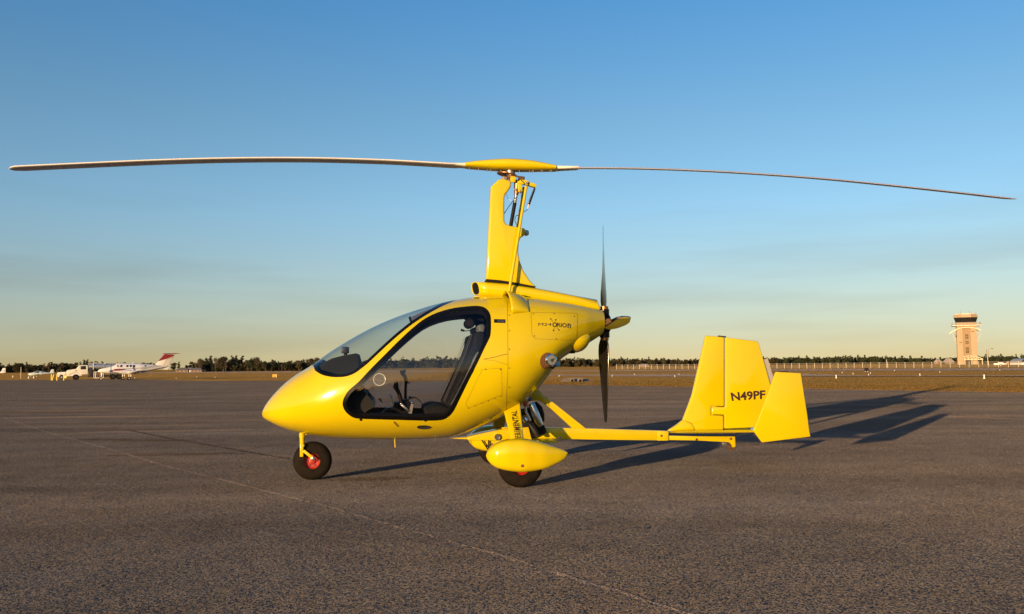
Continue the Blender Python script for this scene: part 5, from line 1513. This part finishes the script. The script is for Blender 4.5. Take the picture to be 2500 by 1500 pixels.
def ngon(r, z, n=8, o=math.pi / 8): return [(r * math.cos(2 * math.pi * i / n + o), r * math.sin(2 * math.pi * i / n + o), z) for i in range(n)]
r0, r1 = 172 * SC / math.cos(math.pi / 8), 208 * SC / math.cos(math.pi / 8)
cabz0, cabz1 = tzz(392), tzz(285)
cabg = MB().loft([ngon(r0, cabz0), ngon(r1, cabz1)]).build('cab_glass', 'window_dark', tw)
for i in range(8):
    MB().tube([ngon(r0 * 1.01, cabz0)[i], ngon(r1 * 1.01, cabz1)[i]], .09, 6).build('mullion', 'dark_metal', cabg)
MB().loft([ngon(r1 * 1.02, cabz1), ngon(r1 * 1.0, tzz(225))]).build('cab_roof', 'stucco', tw)
MB().loft([ngon(r1 * .8, tzz(225)), ngon(r1 * .78, tzz(205))]).build('roof_curb', 'tower_white', tw)
for x, t in ((380, 150), (540, 150), (320, 180), (650, 178), (460, 195)):
    MB().tube([((x - 465) * SC, 0, tzz(228)), ((x - 465) * SC, 0, tzz(t))], .05, 6).build('antenna', 'dark_metal', tw)
for x, w_ in ((310, 22), (590, 40), (455, 16)): MB().box(((x - 465) * SC, -.6, tzz(212)), (w_ * SC, .5, .35)).build('roof_unit', 'tower_white', tw, bevel=.05)
# catwalk
cw = MB().box((0, 0, tzz(448)), (256 * SC, 256 * SC, .12)).build('catwalk', 'galv', tw)
W = 253 * SC
for z in (tzz(388), tzz(415)):
    for a, b in (((-W, -W), (W, -W)), ((W, -W), (W, W)), ((W, W), (-W, W)), ((-W, W), (-W, -W))):
        MB().tube([(*a, z), (*b, z)], .05, 6).build('rail', 'galv', cw)
for i in range(9):
    t = -1 + i / 4
    for x, y in ((t * W, -W), (t * W, W), (-W, t * W), (W, t * W)): MB().tube([(x, y, tzz(450)), (x, y, tzz(388))], .05, 6).build('baluster', 'galv', cw)
# arch band
for y in (-HWD - .9, HWD + .9):
    pts = catmull([((x - 480) * SC, y, tzz(zy)) for x, zy in ((175, 596), (230, 560), (300, 522), (380, 497), (480, 487), (580, 497), (660, 518), (730, 548))], 4)
    ar = MB()
    for a, b in zip(pts, pts[1:]): ar.bar(a, b, .5, .45)
    ar.build('steel_arch', 'tower_white', tw)
for x in (-1, 1):
    MB().tube(catmull([(x * (HWD + 2.2), -HWD * .6, tzz(590)), (x * (HWD + 1.3), -HWD * .6, tzz(680)), (x * (HWD + .2), -HWD * .6, tzz(800))], 5), .12, 6).build('arch_strut', 'tower_white', tw, True)
MB().lathe((-HWD - .3, -1.5, tzz(640)), (-1, 0, 0), [(0, 1.0), (.35, .8), (.5, 0)], 16).build('dish_aerial', 'galv', tw, True)
# entrance canopy: bowed white truss on posts
cny = -HWD - 2.6
for y in (cny, -HWD - .2):
    top = catmull([((x - 510) * SC, y, tzz(zy)) for x, zy in ((430, 1068), (520, 1056), (600, 1060), (690, 1080), (775, 1120))], 3)
    bot = [((x - 510) * SC, y, tzz(1130)) for x in (445, 510, 575, 640, 700, 765)]
    mb = MB()
    for a, b in zip(top, top[1:]): mb.bar(a, b, .28, .28)
    mb.bar(bot[0], bot[-1], .28, .28)
    for i, b in enumerate(bot):
        mb.bar(b, top[min(len(top) - 1, i * 2 + 1)], .16, .16, (0, 1, 0))
        mb.bar(b, top[min(len(top) - 1, i * 2 + 3)], .16, .16, (0, 1, 0))
    mb.build('canopy_truss', 'tower_white', tw)
    for x in (455, 578, 762): MB().tube([((x - 510) * SC, y, -.2), ((x - 510) * SC, y, tzz(1130))], .14, 8).build('canopy_post', 'tower_white', tw)
MB().box((0, -HWD - .02, tzz(1180)), (1.6, .08, tzz(1180) - .1)).build('entrance_door', 'window_dark', tw)

# --- buildings far off
M['pale_roof'] = mat('pale_metal_roof', (.36, .30, .24), .6, 0, 0, .1, 1)
def house(px, py, Y, w, h, roofh, label, wallm, roofm, rz=0.):
    x = wpt(px, py, Y).x; o = thing('house', (x, Y, gz(Y)), label, 'house', rz)
    wl_ = MB().box((0, 0, h / 2 - .1), (w / 2, w * .35, h / 2 + .1)).build('wall', wallm, o)
    a, b = w / 2 + .5, w * .35 + .5
    MB().add([(-a, -b, h), (a, -b, h), (a, b, h), (-a, b, h), (-a * .5, 0, h + roofh), (a * .5, 0, h + roofh)], [(0, 1, 5, 4), (2, 3, 4, 5), (0, 4, 3), (1, 2, 5), (3, 2, 1, 0)]).build('roof', roofm, o)
    for x_ in (-.32, 0, .32): MB().box((x_ * w, -w * .35 - .01, h * .5), (w * .07, .04, h * .2)).build('window', 'window_dark', wl_)
    return o
house(446, 900, 470, 6, 1.0, 1.3, 'low house with dark shingle roof beyond the tail of the twin propeller aeroplane', 'wall_tan', 'roof_grey', R(10))
house(465, 900, 480, 4, 1.1, 1.2, 'low white-walled house standing against the oak grove', 'white', 'roof_grey', R(-15))
house(481, 902, 465, 5.5, .9, 1.2, 'low tan house half hidden by the first trees of the grove', 'wall_tan', 'roof_grey', R(5))
house(2290, 886, 640, 4, 1.2, 2.2, 'small white house with pale roof to the left of the control tower', 'wall_tan', 'pale_roof', R(20))
house(2316, 884, 660, 6, 1.2, 2.8, 'white-roofed house close beside the control tower base', 'wall_tan', 'pale_roof', R(10))
house(1572, 892, 600, 6, 1.0, 1.0, 'low white shed before the far woods behind the propeller', 'wall_tan', 'pale_roof', R(0))
# domed hangar at the edge
x = wpt(2497, 884, 430).x; hg = thing('hangar', (x, 430, gz(430)), 'grey round-roofed hangar beyond the fence to the right of the light pole', 'hangar')
secs = [[(7 * math.cos(math.pi * i / 14) * .5, y, 2.0 * math.sin(math.pi * i / 14) + .9) for i in range(15)] for y in (-5, 5)]
MB().loft(secs, False, False).build('roof', 'galv', hg, True)
MB().box((0, 0, .4), (3.4, 4.9, .55)).build('wall', 'white', hg)
MB().box((0, -4.95, .45), (2.2, .04, .45)).build('hangar_door', 'galv', hg)

# ================================================================== PARKED AIRCRAFT AND VEHICLES
def body_loft(prof, wid, n=20, ex=.9):
    """prof: (x, top, bottom); wid: (x, half width)"""
    X = [p[0] for p in prof]; out = []
    xs_ = np.unique(np.concatenate([np.linspace(X[0], X[-1], 46), X]))
    for x in xs_:
        a = float(pchip(X, [p[1] for p in prof], x)); b = float(pchip(X, [p[2] for p in prof], x))
        w = float(pchip([p[0] for p in wid], [p[1] for p in wid], x)); c, h = (a + b) / 2, max(.01, (a - b) / 2)
        out.append([Vector((x, math.copysign(abs(math.cos(t)) ** ex, math.cos(t)) * w, c + math.copysign(abs(math.sin(t)) ** ex, math.sin(t)) * h)) for t in [2 * math.pi * j / n for j in range(n)]])
    return out
def wing(root_le, root_te, tip_le, tip_te, th, name, material, parent):
    secs = []
    for a, b, k in ((root_le, root_te, 1), (tip_le, tip_te, .6)):
        a, b = Vector(a), Vector(b); d = b - a; row = []
        for f, h in [(0, 0), (.04, .5), (.2, 1), (.5, .85), (.8, .4), (1, .05), (.8, -.2), (.5, -.5), (.2, -.6), (.04, -.35)]:
            row.append(a + d * f + Vector((0, 0, h * th * k)))
        secs.append(row)
    return MB().loft(secs).build(name, material, parent, True, 50)
def fin_plate(pts, y, hw, name, material, parent):
    return plate(pts, y - hw, y + hw, name, material, parent, .02, 2, 50)
def simple_wheel(c, r, w, parent, hubm='white', name='wheel'):
    t = MB().lathe(c, (0, 1, 0), [(-w / 2, r * .5), (-w / 2, r * .85), (-w * .3, r), (w * .3, r), (w / 2, r * .85), (w / 2, r * .5)], 20).build(name, 'rubber', parent, True, 50)
    MB().lathe(c, (0, 1, 0), [(-w / 2 - .005, 0), (-w / 2 - .005, r * .5), (w / 2 + .005, r * .5), (w / 2 + .005, 0)], 16).build('hub', hubm, t, True, 30)
    return t

# --- twin turboprop
KY = 146.
kg = gpt(246, 929.0); KS = .0067 * 1.0
ka = thing('turboprop_aeroplane', (kg.x, kg.y, kg.z), 'white twin-propeller aeroplane with maroon T-tail parked at the apron edge', 'aeroplane', math.atan2(-kg.x, kg.y) + R(10))
kx = lambda zx: (zx - 262) * KS; kz = lambda zy: (885 - zy) * KS
prof = [(kx(195), kz(645), kz(655)), (kx(205), kz(628), kz(672)), (kx(260), kz(598), kz(690)), (kx(410), kz(560), kz(715)), (kx(540), kz(528), kz(725)), (kx(590), kz(505), kz(727)), (kx(650), kz(468), kz(729)), (kx(740), kz(460), kz(730)), (kx(1100), kz(462), kz(725)), (kx(1300), kz(480), kz(700)), (kx(1570), kz(503), kz(640)), (kx(1760), kz(522), kz(597)), (kx(1900), kz(545), kz(560))]
wd = [(kx(195), .03), (kx(205), .16), (kx(260), .40), (kx(410), .62), (kx(600), .76), (kx(1150), .76), (kx(1400), .58), (kx(1760), .22), (kx(1900), .05)]
fus = MB().loft(body_loft(prof, wd)).build('fuselage', 'white', ka, True, 60)
def kside(x, z):
    h = .0
    a = float(pchip([p[0] for p in prof], [p[1] for p in prof], x)); b = float(pchip([p[0] for p in prof], [p[2] for p in prof], x)); w = float(pchip([p[0] for p in wd], [p[1] for p in wd], x))
    s_ = min(.98, abs((z - (a + b) / 2) / ((a - b) / 2))); return w * (1 - s_ ** (2 / .9)) ** .45
for zx in (862, 943, 1022):
    for sd in (-1, 1):
        y = kside(kx(zx), kz(532))
        MB().lathe((kx(zx), sd * (y - .03), kz(532)), (0, sd, .25), [(0, .19), (.05, .19), (.05, 0)], 16).build('cabin_window', 'window_dark', fus)
for zx, r in ((718, .20), (1300, .13)):
    MB().lathe((kx(zx), -kside(kx(zx), kz(532)) + .03, kz(532)), (0, -1, .25), [(0, r), (.05, r), (.05, 0)], 14).build('cabin_window', 'window_dark', fus)
for sd in (-1, 1):
    q = [(585, 520), (640, 494), (662, 520), (665, 545), (620, 545)]
    vs_ = [Vector((kx(a), sd * (kside(kx(a), kz(b)) + .012), kz(b))) for a, b in q]
    MB().add(vs_, [tuple(range(5))]).build('windscreen', 'window_dark', fus)
# cheat lines down the side
def kline(pts, hw, m_):
    vs_ = []
    for a, b in pts:
        for e in (-1, 1): vs_.append((kx(a), -kside(kx(a), kz(b) + e * hw) - .012, kz(b) + e * hw))
    MB().add(vs_, [(2 * i, 2 * i + 1, 2 * i + 3, 2 * i + 2) for i in range(len(pts) - 1)]).build('cheat_line', m_, fus)
def lerp_pts(a, b, n): return [(a[0] + (b[0] - a[0]) * i / n, a[1] + (b[1] - a[1]) * i / n) for i in range(n + 1)]
kline(lerp_pts((750, 603), (1150, 588), 8) + lerp_pts((1200, 582), (1600, 522), 8), .035, 'grey_stripe')
kline(lerp_pts((1180, 612), (1700, 535), 8), .03, 'grey_stripe')
kline(lerp_pts((1000, 722), (1200, 690), 6) + lerp_pts((1250, 680), (1850, 556), 8), .06, 'grey_stripe')
for k, (dx, lean) in enumerate([(0, 14), (26, 14), (52, 10), (78, 14), (104, 10), (132, 14)]):
    q = [(1160 + dx, 690 - dx * .09), (1176 + dx, 689 - dx * .09), (1176 + dx + lean, 656 - dx * .09), (1160 + dx + lean, 657 - dx * .09)]
    MB().add([(kx(a), -kside(kx(a), kz(b)) - .02, kz(b)) for a, b in q], [(0, 1, 2, 3)]).build('registration_mark', 'grey_stripe', fus)
# fin and T tail
MB_f = plate([(kx(a), kz(b)) for a, b in [(1560, 510), (1640, 415), (1795, 228), (2045, 238), (2000, 350), (1930, 535), (1760, 535)]], -.09, .09, 'fin', 'white', ka, .04, 2)
plate([(kx(a), kz(b)) for a, b in [(1632, 413), (1793, 228), (2043, 240), (2030, 275), (1850, 350)]], -.094, .094, 'fin_band', 'maroon', MB_f, .0)
plate([(kx(a), kz(b)) for a, b in [(1850, 362), (2030, 290), (2024, 305), (1845, 375)]], -.095, .095, 'fin_stripe', 'grey_stripe', MB_f, .0)
plate([(kx(a), kz(b)) for a, b in [(1762, 520), (1860, 360), (1868, 360), (1772, 522)]], -.096, .096, 'rudder_gap', 'grey_stripe', MB_f, .0)
for sd in (-1, 1):
    wing((kx(1745), 0, kz(215)), (kx(2060), 0, kz(222)), (kx(1920), sd * 2.8, kz(212)), (kx(2110), sd * 2.8, kz(218)), .09, 'tailplane', 'maroon', ka)
plate([(kx(a), kz(b)) for a, b in [(1700, 600), (1880, 560), (1910, 570), (1860, 640), (1840, 640)]], -.03, .03, 'ventral_fin', 'white', ka, .0)
for sd in (-1, 1):
    # wings with outboard dihedral and engine nacelles
    wing((kx(760), sd * .5, kz(730)), (kx(1080), sd * .5, kz(722)), (kx(800), sd * 2.7, kz(712)), (kx(1080), sd * 2.7, kz(708)), .20, 'wing', 'white', ka)
    wing((kx(800), sd * 2.7, kz(712)), (kx(1080), sd * 2.7, kz(708)), (kx(900), sd * 7.9, kz(640)), (kx(1040), sd * 7.9, kz(638)), .17, 'wing', 'white', ka)
    nc = body_loft([(kx(440), kz(640), kz(665)), (kx(470), kz(615), kz(690)), (kx(560), kz(603), kz(712)), (kx(760), kz(615), kz(740)), (kx(1000), kz(660), kz(738)), (kx(1130), kz(690), kz(705))], [(kx(440), .10), (kx(480), .30), (kx(600), .40), (kx(900), .36), (kx(1130), .05)])
    nc = [[p + Vector((0, sd * 2.6, 0)) for p in row] for row in nc]
    na = MB().loft(nc).build('nacelle', 'white', ka, True, 60)
    st = body_loft([(kx(455), kz(625), kz(668)), (kx(520), kz(603), kz(676)), (kx(620), kz(600), kz(664)), (kx(740), kz(606), kz(620))], [(kx(455), .24), (kx(520), .37), (kx(620), .415), (kx(740), .40)])
    MB().loft([[p + Vector((0, sd * 2.6, 0)) for p in row] for row in st]).build('nacelle_band', 'maroon', na, True, 60)
    pr = MB().lathe((kx(445), sd * 2.6, kz(652)), (-1, 0, 0), [(0, .22), (.2, .2), (.42, .09), (.5, 0)], 16).build('spinner', 'chrome', ka, True, 50)
    for j in range(3):
        a = R(8 + 120 * j)
        d = Vector((0, math.sin(a), math.cos(a))); c0 = Vector((kx(428), sd * 2.6, kz(652)))
        MB().bar(c0 + d * .12, c0 + d * 1.2, .16, .035, (1, .5, 0)).build('propeller_blade', 'dark_metal', pr, bevel=.01)
    # main gear: a pair of wheels per leg
    mb_x = kx(850)
    lg = MB().tube([(mb_x, sd * 2.6, kz(715)), (mb_x, sd * 2.6, .28)], .07, 8).build('main_leg', 'white', ka, True)
    MB().bar((mb_x + .25, sd * 2.6 - .22, kz(745)), (mb_x + .25, sd * 2.6 - .22, kz(800)), .5, .02, (1, 0, 0)).build('gear_door', 'cream', lg)
    for e in (-.17, .17): simple_wheel((mb_x, sd * 2.6 + e, .27), .27, .17, ka, 'galv')
MB().tube([(kx(290), 0, kz(705)), (0, 0, .25)], .07, 8).build('nose_leg', 'white', ka, True)
simple_wheel((0, 0, .25), .25, .17, ka)
for x in (1480, 1000): MB().bar((kx(x), 0, kz(470 if x < 1200 else 500)), (kx(x + 20), 0, kz(435 if x < 1200 else 470)), .03, .12, (1, 0, 0)).build('blade_aerial', 'white', fus)

# --- fuel truck
tg0 = gpt(185, 928.3); TS_ = .1011 * (tg0.y / F_PX)
ft = thing('fuel_truck', (tg0.x * (1 + 4 / tg0.y), tg0.y + 4, gz(tg0.y + 4)), 'white conventional-cab fuel truck with long aluminium tank behind the parked aeroplane', 'truck', math.atan2(-tg0.x, tg0.y) + R(2))
tx = lambda zx: (zx - 1810) * TS_ * 1.03; tz_ = lambda zy: (875 - zy) * TS_ * 1.03
cab = plate([(tx(a), tz_(b)) for a, b in [(1600, 690), (1615, 665), (1680, 635), (1815, 615), (1835, 590), (1880, 530), (2045, 522), (2068, 545), (2070, 750), (1900, 750), (1880, 720), (1830, 695), (1770, 700), (1710, 735), (1680, 765), (1610, 765)]], -1.05, 1.05, 'cab', 'cream', ft, .10, 3, 50)
for y in (-1.056, 1.056):
    s_ = .004 if y > 0 else -.004
    plate([(tx(a), tz_(b)) for a, b in [(1895, 628), (1935, 545), (2018, 543), (2022, 628)]], min(y, y + s_), max(y, y + s_), 'door_window', 'window_dark', cab)
MB().add([(tx(1842), -.9, tz_(598)), (tx(1842), .9, tz_(598)), (tx(1884), .85, tz_(540)), (tx(1884), -.85, tz_(540))], [(0, 1, 2, 3)]).build('windscreen', 'window_dark', cab)
plate([(tx(a), tz_(b)) for a, b in [(1780, 655), (1840, 640), (1835, 652), (1785, 668)]], -1.062, -1.056, 'hood_vent', 'window_dark', cab)
MB().box((tx(1596), 0, tz_(720)), (.04, .75, .42)).build('grille', 'dark_metal', cab, bevel=.02)
for y in (-.85, .85): MB().lathe((tx(1603), y, tz_(710)), (-1, 0, 0), [(0, .13), (.06, .13), (.07, 0)], 14).build('headlight', 'lens', cab, True)
MB().box((tx(1590), 0, tz_(805)), (.12, 1.1, .16)).build('bumper', 'white', ft, bevel=.03)
MB().tube([(tx(1885), -1.2, tz_(540)), (tx(1885), -1.2, tz_(600))], .06, 6).build('mirror', 'dark_metal', cab)
MB().box((tx(2450), 0, tz_(790)), (tx(2830) - tx(2450), .45, .14)).build('chassis', 'dark_metal', ft)
tank = []
for k in range(12):
    x = tx(2080) + (tx(2850) - tx(2080)) * k / 11; e = 1 if 0 < k < 11 else .9
    tank.append([Vector((x, math.copysign(abs(math.cos(t)) ** .8, math.cos(t)) * 1.1 * e, tz_(560) + math.copysign(abs(math.sin(t)) ** .8, math.sin(t)) * (tz_(490) - tz_(560)) * e)) for t in [2 * math.pi * j / 24 for j in range(24)]])
tk = MB().loft(tank).build('tank', 'alu', ft, True, 50)
MB().box((tx(2460), 0, tz_(484)), (tx(2840) - tx(2460), .35, .04)).build('roof_walkway', 'galv', tk)
for zx in (2180, 2440, 2700): MB().box((tx(zx), 0, tz_(562)), (.05, 1.12, tz_(488) - tz_(562))).build('tank_band', 'white', tk, bevel=.01)
bx = MB().box((tx(2140), 0, tz_(690)), (.32, 1.0, .95)).build('pump_cabinet', 'dark_metal', ft, bevel=.03)
fr = MB()
for a, b in (((2195, 690), (2195, 835)), ((2195, 835), (2400, 835)), ((2195, 690), (2400, 690)), ((2400, 690), (2400, 835))):
    fr.bar((tx(a[0]), -1.15, tz_(a[1])), (tx(b[0]), -1.15, tz_(b[1])), .09, .09, (0, 1, 0))
fr.build('hose_cage', 'white', ft)
for k in range(4): MB().tube([(tx(2230 + 42 * k), -1.0, tz_(700)), (tx(2235 + 42 * k), -1.0, tz_(825))], .09, 8).build('hose_reel', ['alu', 'dark_metal', 'maroon', 'alu'][k], ft, True)
for zx, ys in ((1810, (-.95, .95)), (2620, (-.95, .95)), (2760, (-.95, .95))):
    for y in ys: simple_wheel((tx(zx), y, .5), .5, .3, ft, 'dark_metal')
# --- pickup nosing out behind it
pg = gpt(150, 927.6)
pk = thing('pickup_truck', (pg.x * (1 + 9 / pg.y), pg.y + 9, gz(pg.y + 9)), 'white pickup truck half hidden by the fuel truck, nose towards the yellow bollards', 'pickup', math.atan2(-pg.x, pg.y))
px_ = lambda zx: (zx - 1500) * TS_; bd_ = plate([(px_(a), tz_(b)) for a, b in [(1398, 745), (1402, 705), (1430, 692), (1590, 688), (1640, 640), (1760, 632), (1800, 690), (1990, 695), (1990, 790), (1560, 800), (1530, 760), (1490, 750), (1460, 775), (1455, 815), (1400, 815)]], -.95, .95, 'body', 'white', pk, .06, 3, 50)
plate([(px_(a), tz_(b)) for a, b in [(1605, 688), (1648, 648), (1755, 642), (1780, 688)]], -.956, .956, 'side_window', 'window_dark', bd_)
for y in (-.7, .7): MB().lathe((px_(1399), y, tz_(735)), (-1, 0, 0), [(0, .12), (.04, .12), (.05, 0)], 12).build('headlight', 'lens', bd_, True)
MB().box((px_(1396), 0, tz_(745)), (.02, .5, .14)).build('grille', 'dark_metal', bd_)
for zx in (1500, 1860):
    for y in (-.8, .8): simple_wheel((px_(zx), y, .38), .38, .24, pk, 'galv')
# --- bollards
for px, py, ln, h_, who in [(125.5, 929.2, .0, 1.05, 'upright yellow bollard crossed by a leaning one before the white pickup'), (127.5, 929.0, .32, 1.0, 'leaning yellow bollard crossing an upright one before the white pickup'), (139, 929.4, .03, 1.1, 'single yellow bollard standing before the nose of the white pickup'), (156, 929.2, .0, 1.02, 'yellow bollard with round plate at the front bumper of the fuel truck')]:
    g = gpt(px, py); b = thing('bollard', g, who, 'bollard')
    p_ = MB().tube([(0, 0, -.1), (ln * .8, 0, h_)], .09, 12).build('post', 'post_yellow', b, True)
    MB().lathe((ln * .8, 0, h_ - .01), (0, 0, 1), [(0, .092), (.04, .07), (.06, 0)], 12).build('cap', 'post_yellow', b, True)
    if 'plate' in who: MB().lathe((.30, -.08, .60), (0, -1, 0), [(0, .10), (0, .21), (.05, .21), (.05, .10), (0, .10)], 20).build('ring_plate', 'post_yellow', b, True, 40)
# --- small pale blue aeroplane
SY_ = 225.; sp = gpt(90, 924.3); s3 = .1011 * SY_ / F_PX
sa = thing('light_aeroplane', (wpt(90, 920, SY_).x, SY_, gz(SY_)), 'small pale blue low-wing aeroplane parked beyond the yellow bollards', 'aeroplane', math.atan2(-sp.x, sp.y) * .9)
sx = lambda zx: (zx - 900) * s3; sz = lambda zy: (835 - zy) * s3
sf = MB().loft(body_loft([(sx(728), sz(735), sz(765)), (sx(745), sz(722), sz(785)), (sx(810), sz(712), sz(790)), (sx(850), sz(685), sz(788)), (sx(890), sz(672), sz(786)), (sx(980), sz(678), sz(775)), (sx(1060), sz(700), sz(758)), (sx(1255), sz(728), sz(740))], [(sx(728), .1), (sx(745), .36), (sx(850), .52), (sx(980), .5), (sx(1255), .05)])).build('fuselage', 'paleblue', sa, True, 60)
for sd in (-1, 1):
    plate([(sx(a), sz(b)) for a, b in [(825, 712), (862, 682), (945, 682), (945, 722)]], sd * .47 - .05, sd * .47 + .05, 'canopy_window', 'window_dark', sf)
    plate([(sx(a), sz(b)) for a, b in [(975, 695), (1030, 708), (1028, 722), (975, 722)]], sd * .42 - .05, sd * .42 + .05, 'rear_window', 'window_dark', sf)
    wing((sx(850), sd * .3, sz(778)), (sx(980), sd * .3, sz(775)), (sx(870), sd * 4.2, sz(752)), (sx(960), sd * 4.2, sz(750)), .13, 'wing', 'paleblue', sa)
    wing((sx(1180), 0, sz(735)), (sx(1262), 0, sz(733)), (sx(1195), sd * 1.3, sz(735)), (sx(1258), sd * 1.3, sz(733)), .06, 'tailplane', 'paleblue', sa)
    simple_wheel((sx(905), sd * 1.3, .2), .2, .14, sa); MB().tube([(sx(905), sd * 1.3, .2), (sx(905), sd * 1.2, sz(775))], .04, 6).build('main_leg', 'white', sa)
plate([(sx(a), sz(b)) for a, b in [(1168, 728), (1208, 640), (1262, 640), (1268, 730)]], -.06, .06, 'fin', 'paleblue', sa, .02, 2)
simple_wheel((sx(770), 0, .18), .18, .12, sa); MB().tube([(sx(770), 0, .18), (sx(770), 0, sz(780))], .04, 6).build('nose_leg', 'white', sa)
pb = MB().lathe((sx(728), 0, sz(750)), (-1, 0, 0), [(0, .14), (.15, .1), (.24, 0)], 12).build('spinner', 'white', sa, True)
MB().bar((sx(722), 0, sz(750) - .8), (sx(722), 0, sz(750) + .8), .12, .03, (1, .4, 0)).build('propeller_blade', 'dark_metal', pb, bevel=.005)
# --- another light aircraft at the picture's edge: only its wing and tail reach in
wa = thing('light_aeroplane', (wpt(-32, 920, 240).x, 240, gz(240)), 'white high-wing aeroplane parked on the grass before the wood, past the pale blue aeroplane', 'aeroplane', R(20))
MB().loft(body_loft([(-3.2, 1.2, 1.0), (-3., 1.4, .8), (-1.6, 1.5, .7), (-.9, 2.0, .65), (.4, 2.05, .7), (1.6, 1.6, .95), (4.2, 1.35, 1.2)], [(-3.2, .1), (-2.8, .45), (-.5, .55), (1.6, .35), (4.2, .05)])).build('fuselage', 'white', wa, True, 60)
for sd in (-1, 1):
    wing((-.9, sd * .1, 2.1), (.6, sd * .1, 2.08), (-.7, sd * 5.2, 2.2), (.4, sd * 5.2, 2.18), .16, 'wing', 'white', wa)
    MB().tube([(-.2, sd * .5, .9), (-.2, sd * 2.4, 2.12)], .04, 6).build('wing_strut', 'white', wa)
    wing((3.4, 0, 1.3), (4.3, 0, 1.3), (3.6, sd * 1.7, 1.3), (4.2, sd * 1.7, 1.3), .07, 'tailplane', 'white', wa)
    simple_wheel((0, sd * 1.1, .22), .22, .15, wa); MB().tube([(0, sd * 1.1, .22), (0, sd * .4, .8)], .04, 6).build('main_leg', 'white', wa)
plate([(3.1, 1.3), (3.7, 2.5), (4.3, 2.5), (4.4, 1.25)], -.05, .05, 'fin', 'white', wa, .02, 2)
simple_wheel((-2.3, 0, .2), .2, .14, wa); MB().tube([(-2.3, 0, .2), (-2.3, 0, .9)], .04, 6).build('nose_leg', 'white', wa)
# --- red and white aeroplane beyond the fence
ra = thing('light_aeroplane', (wpt(2443, 886, 330).x, 330, gz(330)), 'small white aeroplane with red tail parked beyond the fence, by the light pole', 'aeroplane', R(-22))
MB().loft(body_loft([(-2.4, .9, .75), (-2.2, 1.1, .55), (-1., 1.2, .45), (-.4, 1.5, .45), (.5, 1.45, .5), (1.4, 1.05, .65), (2.6, .95, .8)], [(-2.4, .08), (-2.1, .36), (-.4, .45), (1.4, .25), (2.6, .04)])).build('fuselage', 'white', ra, True, 60)
for sd in (-1, 1):
    wing((-.8, sd * .2, .6), (.5, sd * .2, .58), (-.5, sd * 3.8, .8), (.4, sd * 3.8, .78), .13, 'wing', 'white', ra)
    wing((1.9, 0, .95), (2.7, 0, .95), (2.0, sd * 1.3, .95), (2.6, sd * 1.3, .95), .06, 'tailplane', 'maroon', ra)
    simple_wheel((-.1, sd * .9, .18), .18, .12, ra); MB().tube([(-.1, sd * .9, .18), (-.1, sd * .8, .6)], .035, 6).build('main_leg', 'white', ra)
plate([(1.7, .95), (2.1, 1.75), (2.6, 1.75), (2.75, .9)], -.05, .05, 'fin', 'maroon', ra, .02, 2)
simple_wheel((-1.8, 0, .16), .16, .11, ra); MB().tube([(-1.8, 0, .16), (-1.8, 0, .6)], .035, 6).build('nose_leg', 'white', ra)
# --- traffic cones by the parked aeroplanes
for px, py in [(31.5, 922), (82.5, 924), (70, 924.3)]:
    g = gpt(px, py); c_ = thing('traffic_cone', g, 'small white cone on the pavement near the pale blue aeroplane', 'cone', 0, 'cones near the pale blue aeroplane')
    MB().lathe((0, 0, 0), (0, 0, 1), [(.03, .16), (.5, .05), (.52, .0)], 12).build('cone', 'white', c_, True)
    MB().box((0, 0, .015), (.2, .2, .02)).build('base', 'dark_metal', c_)
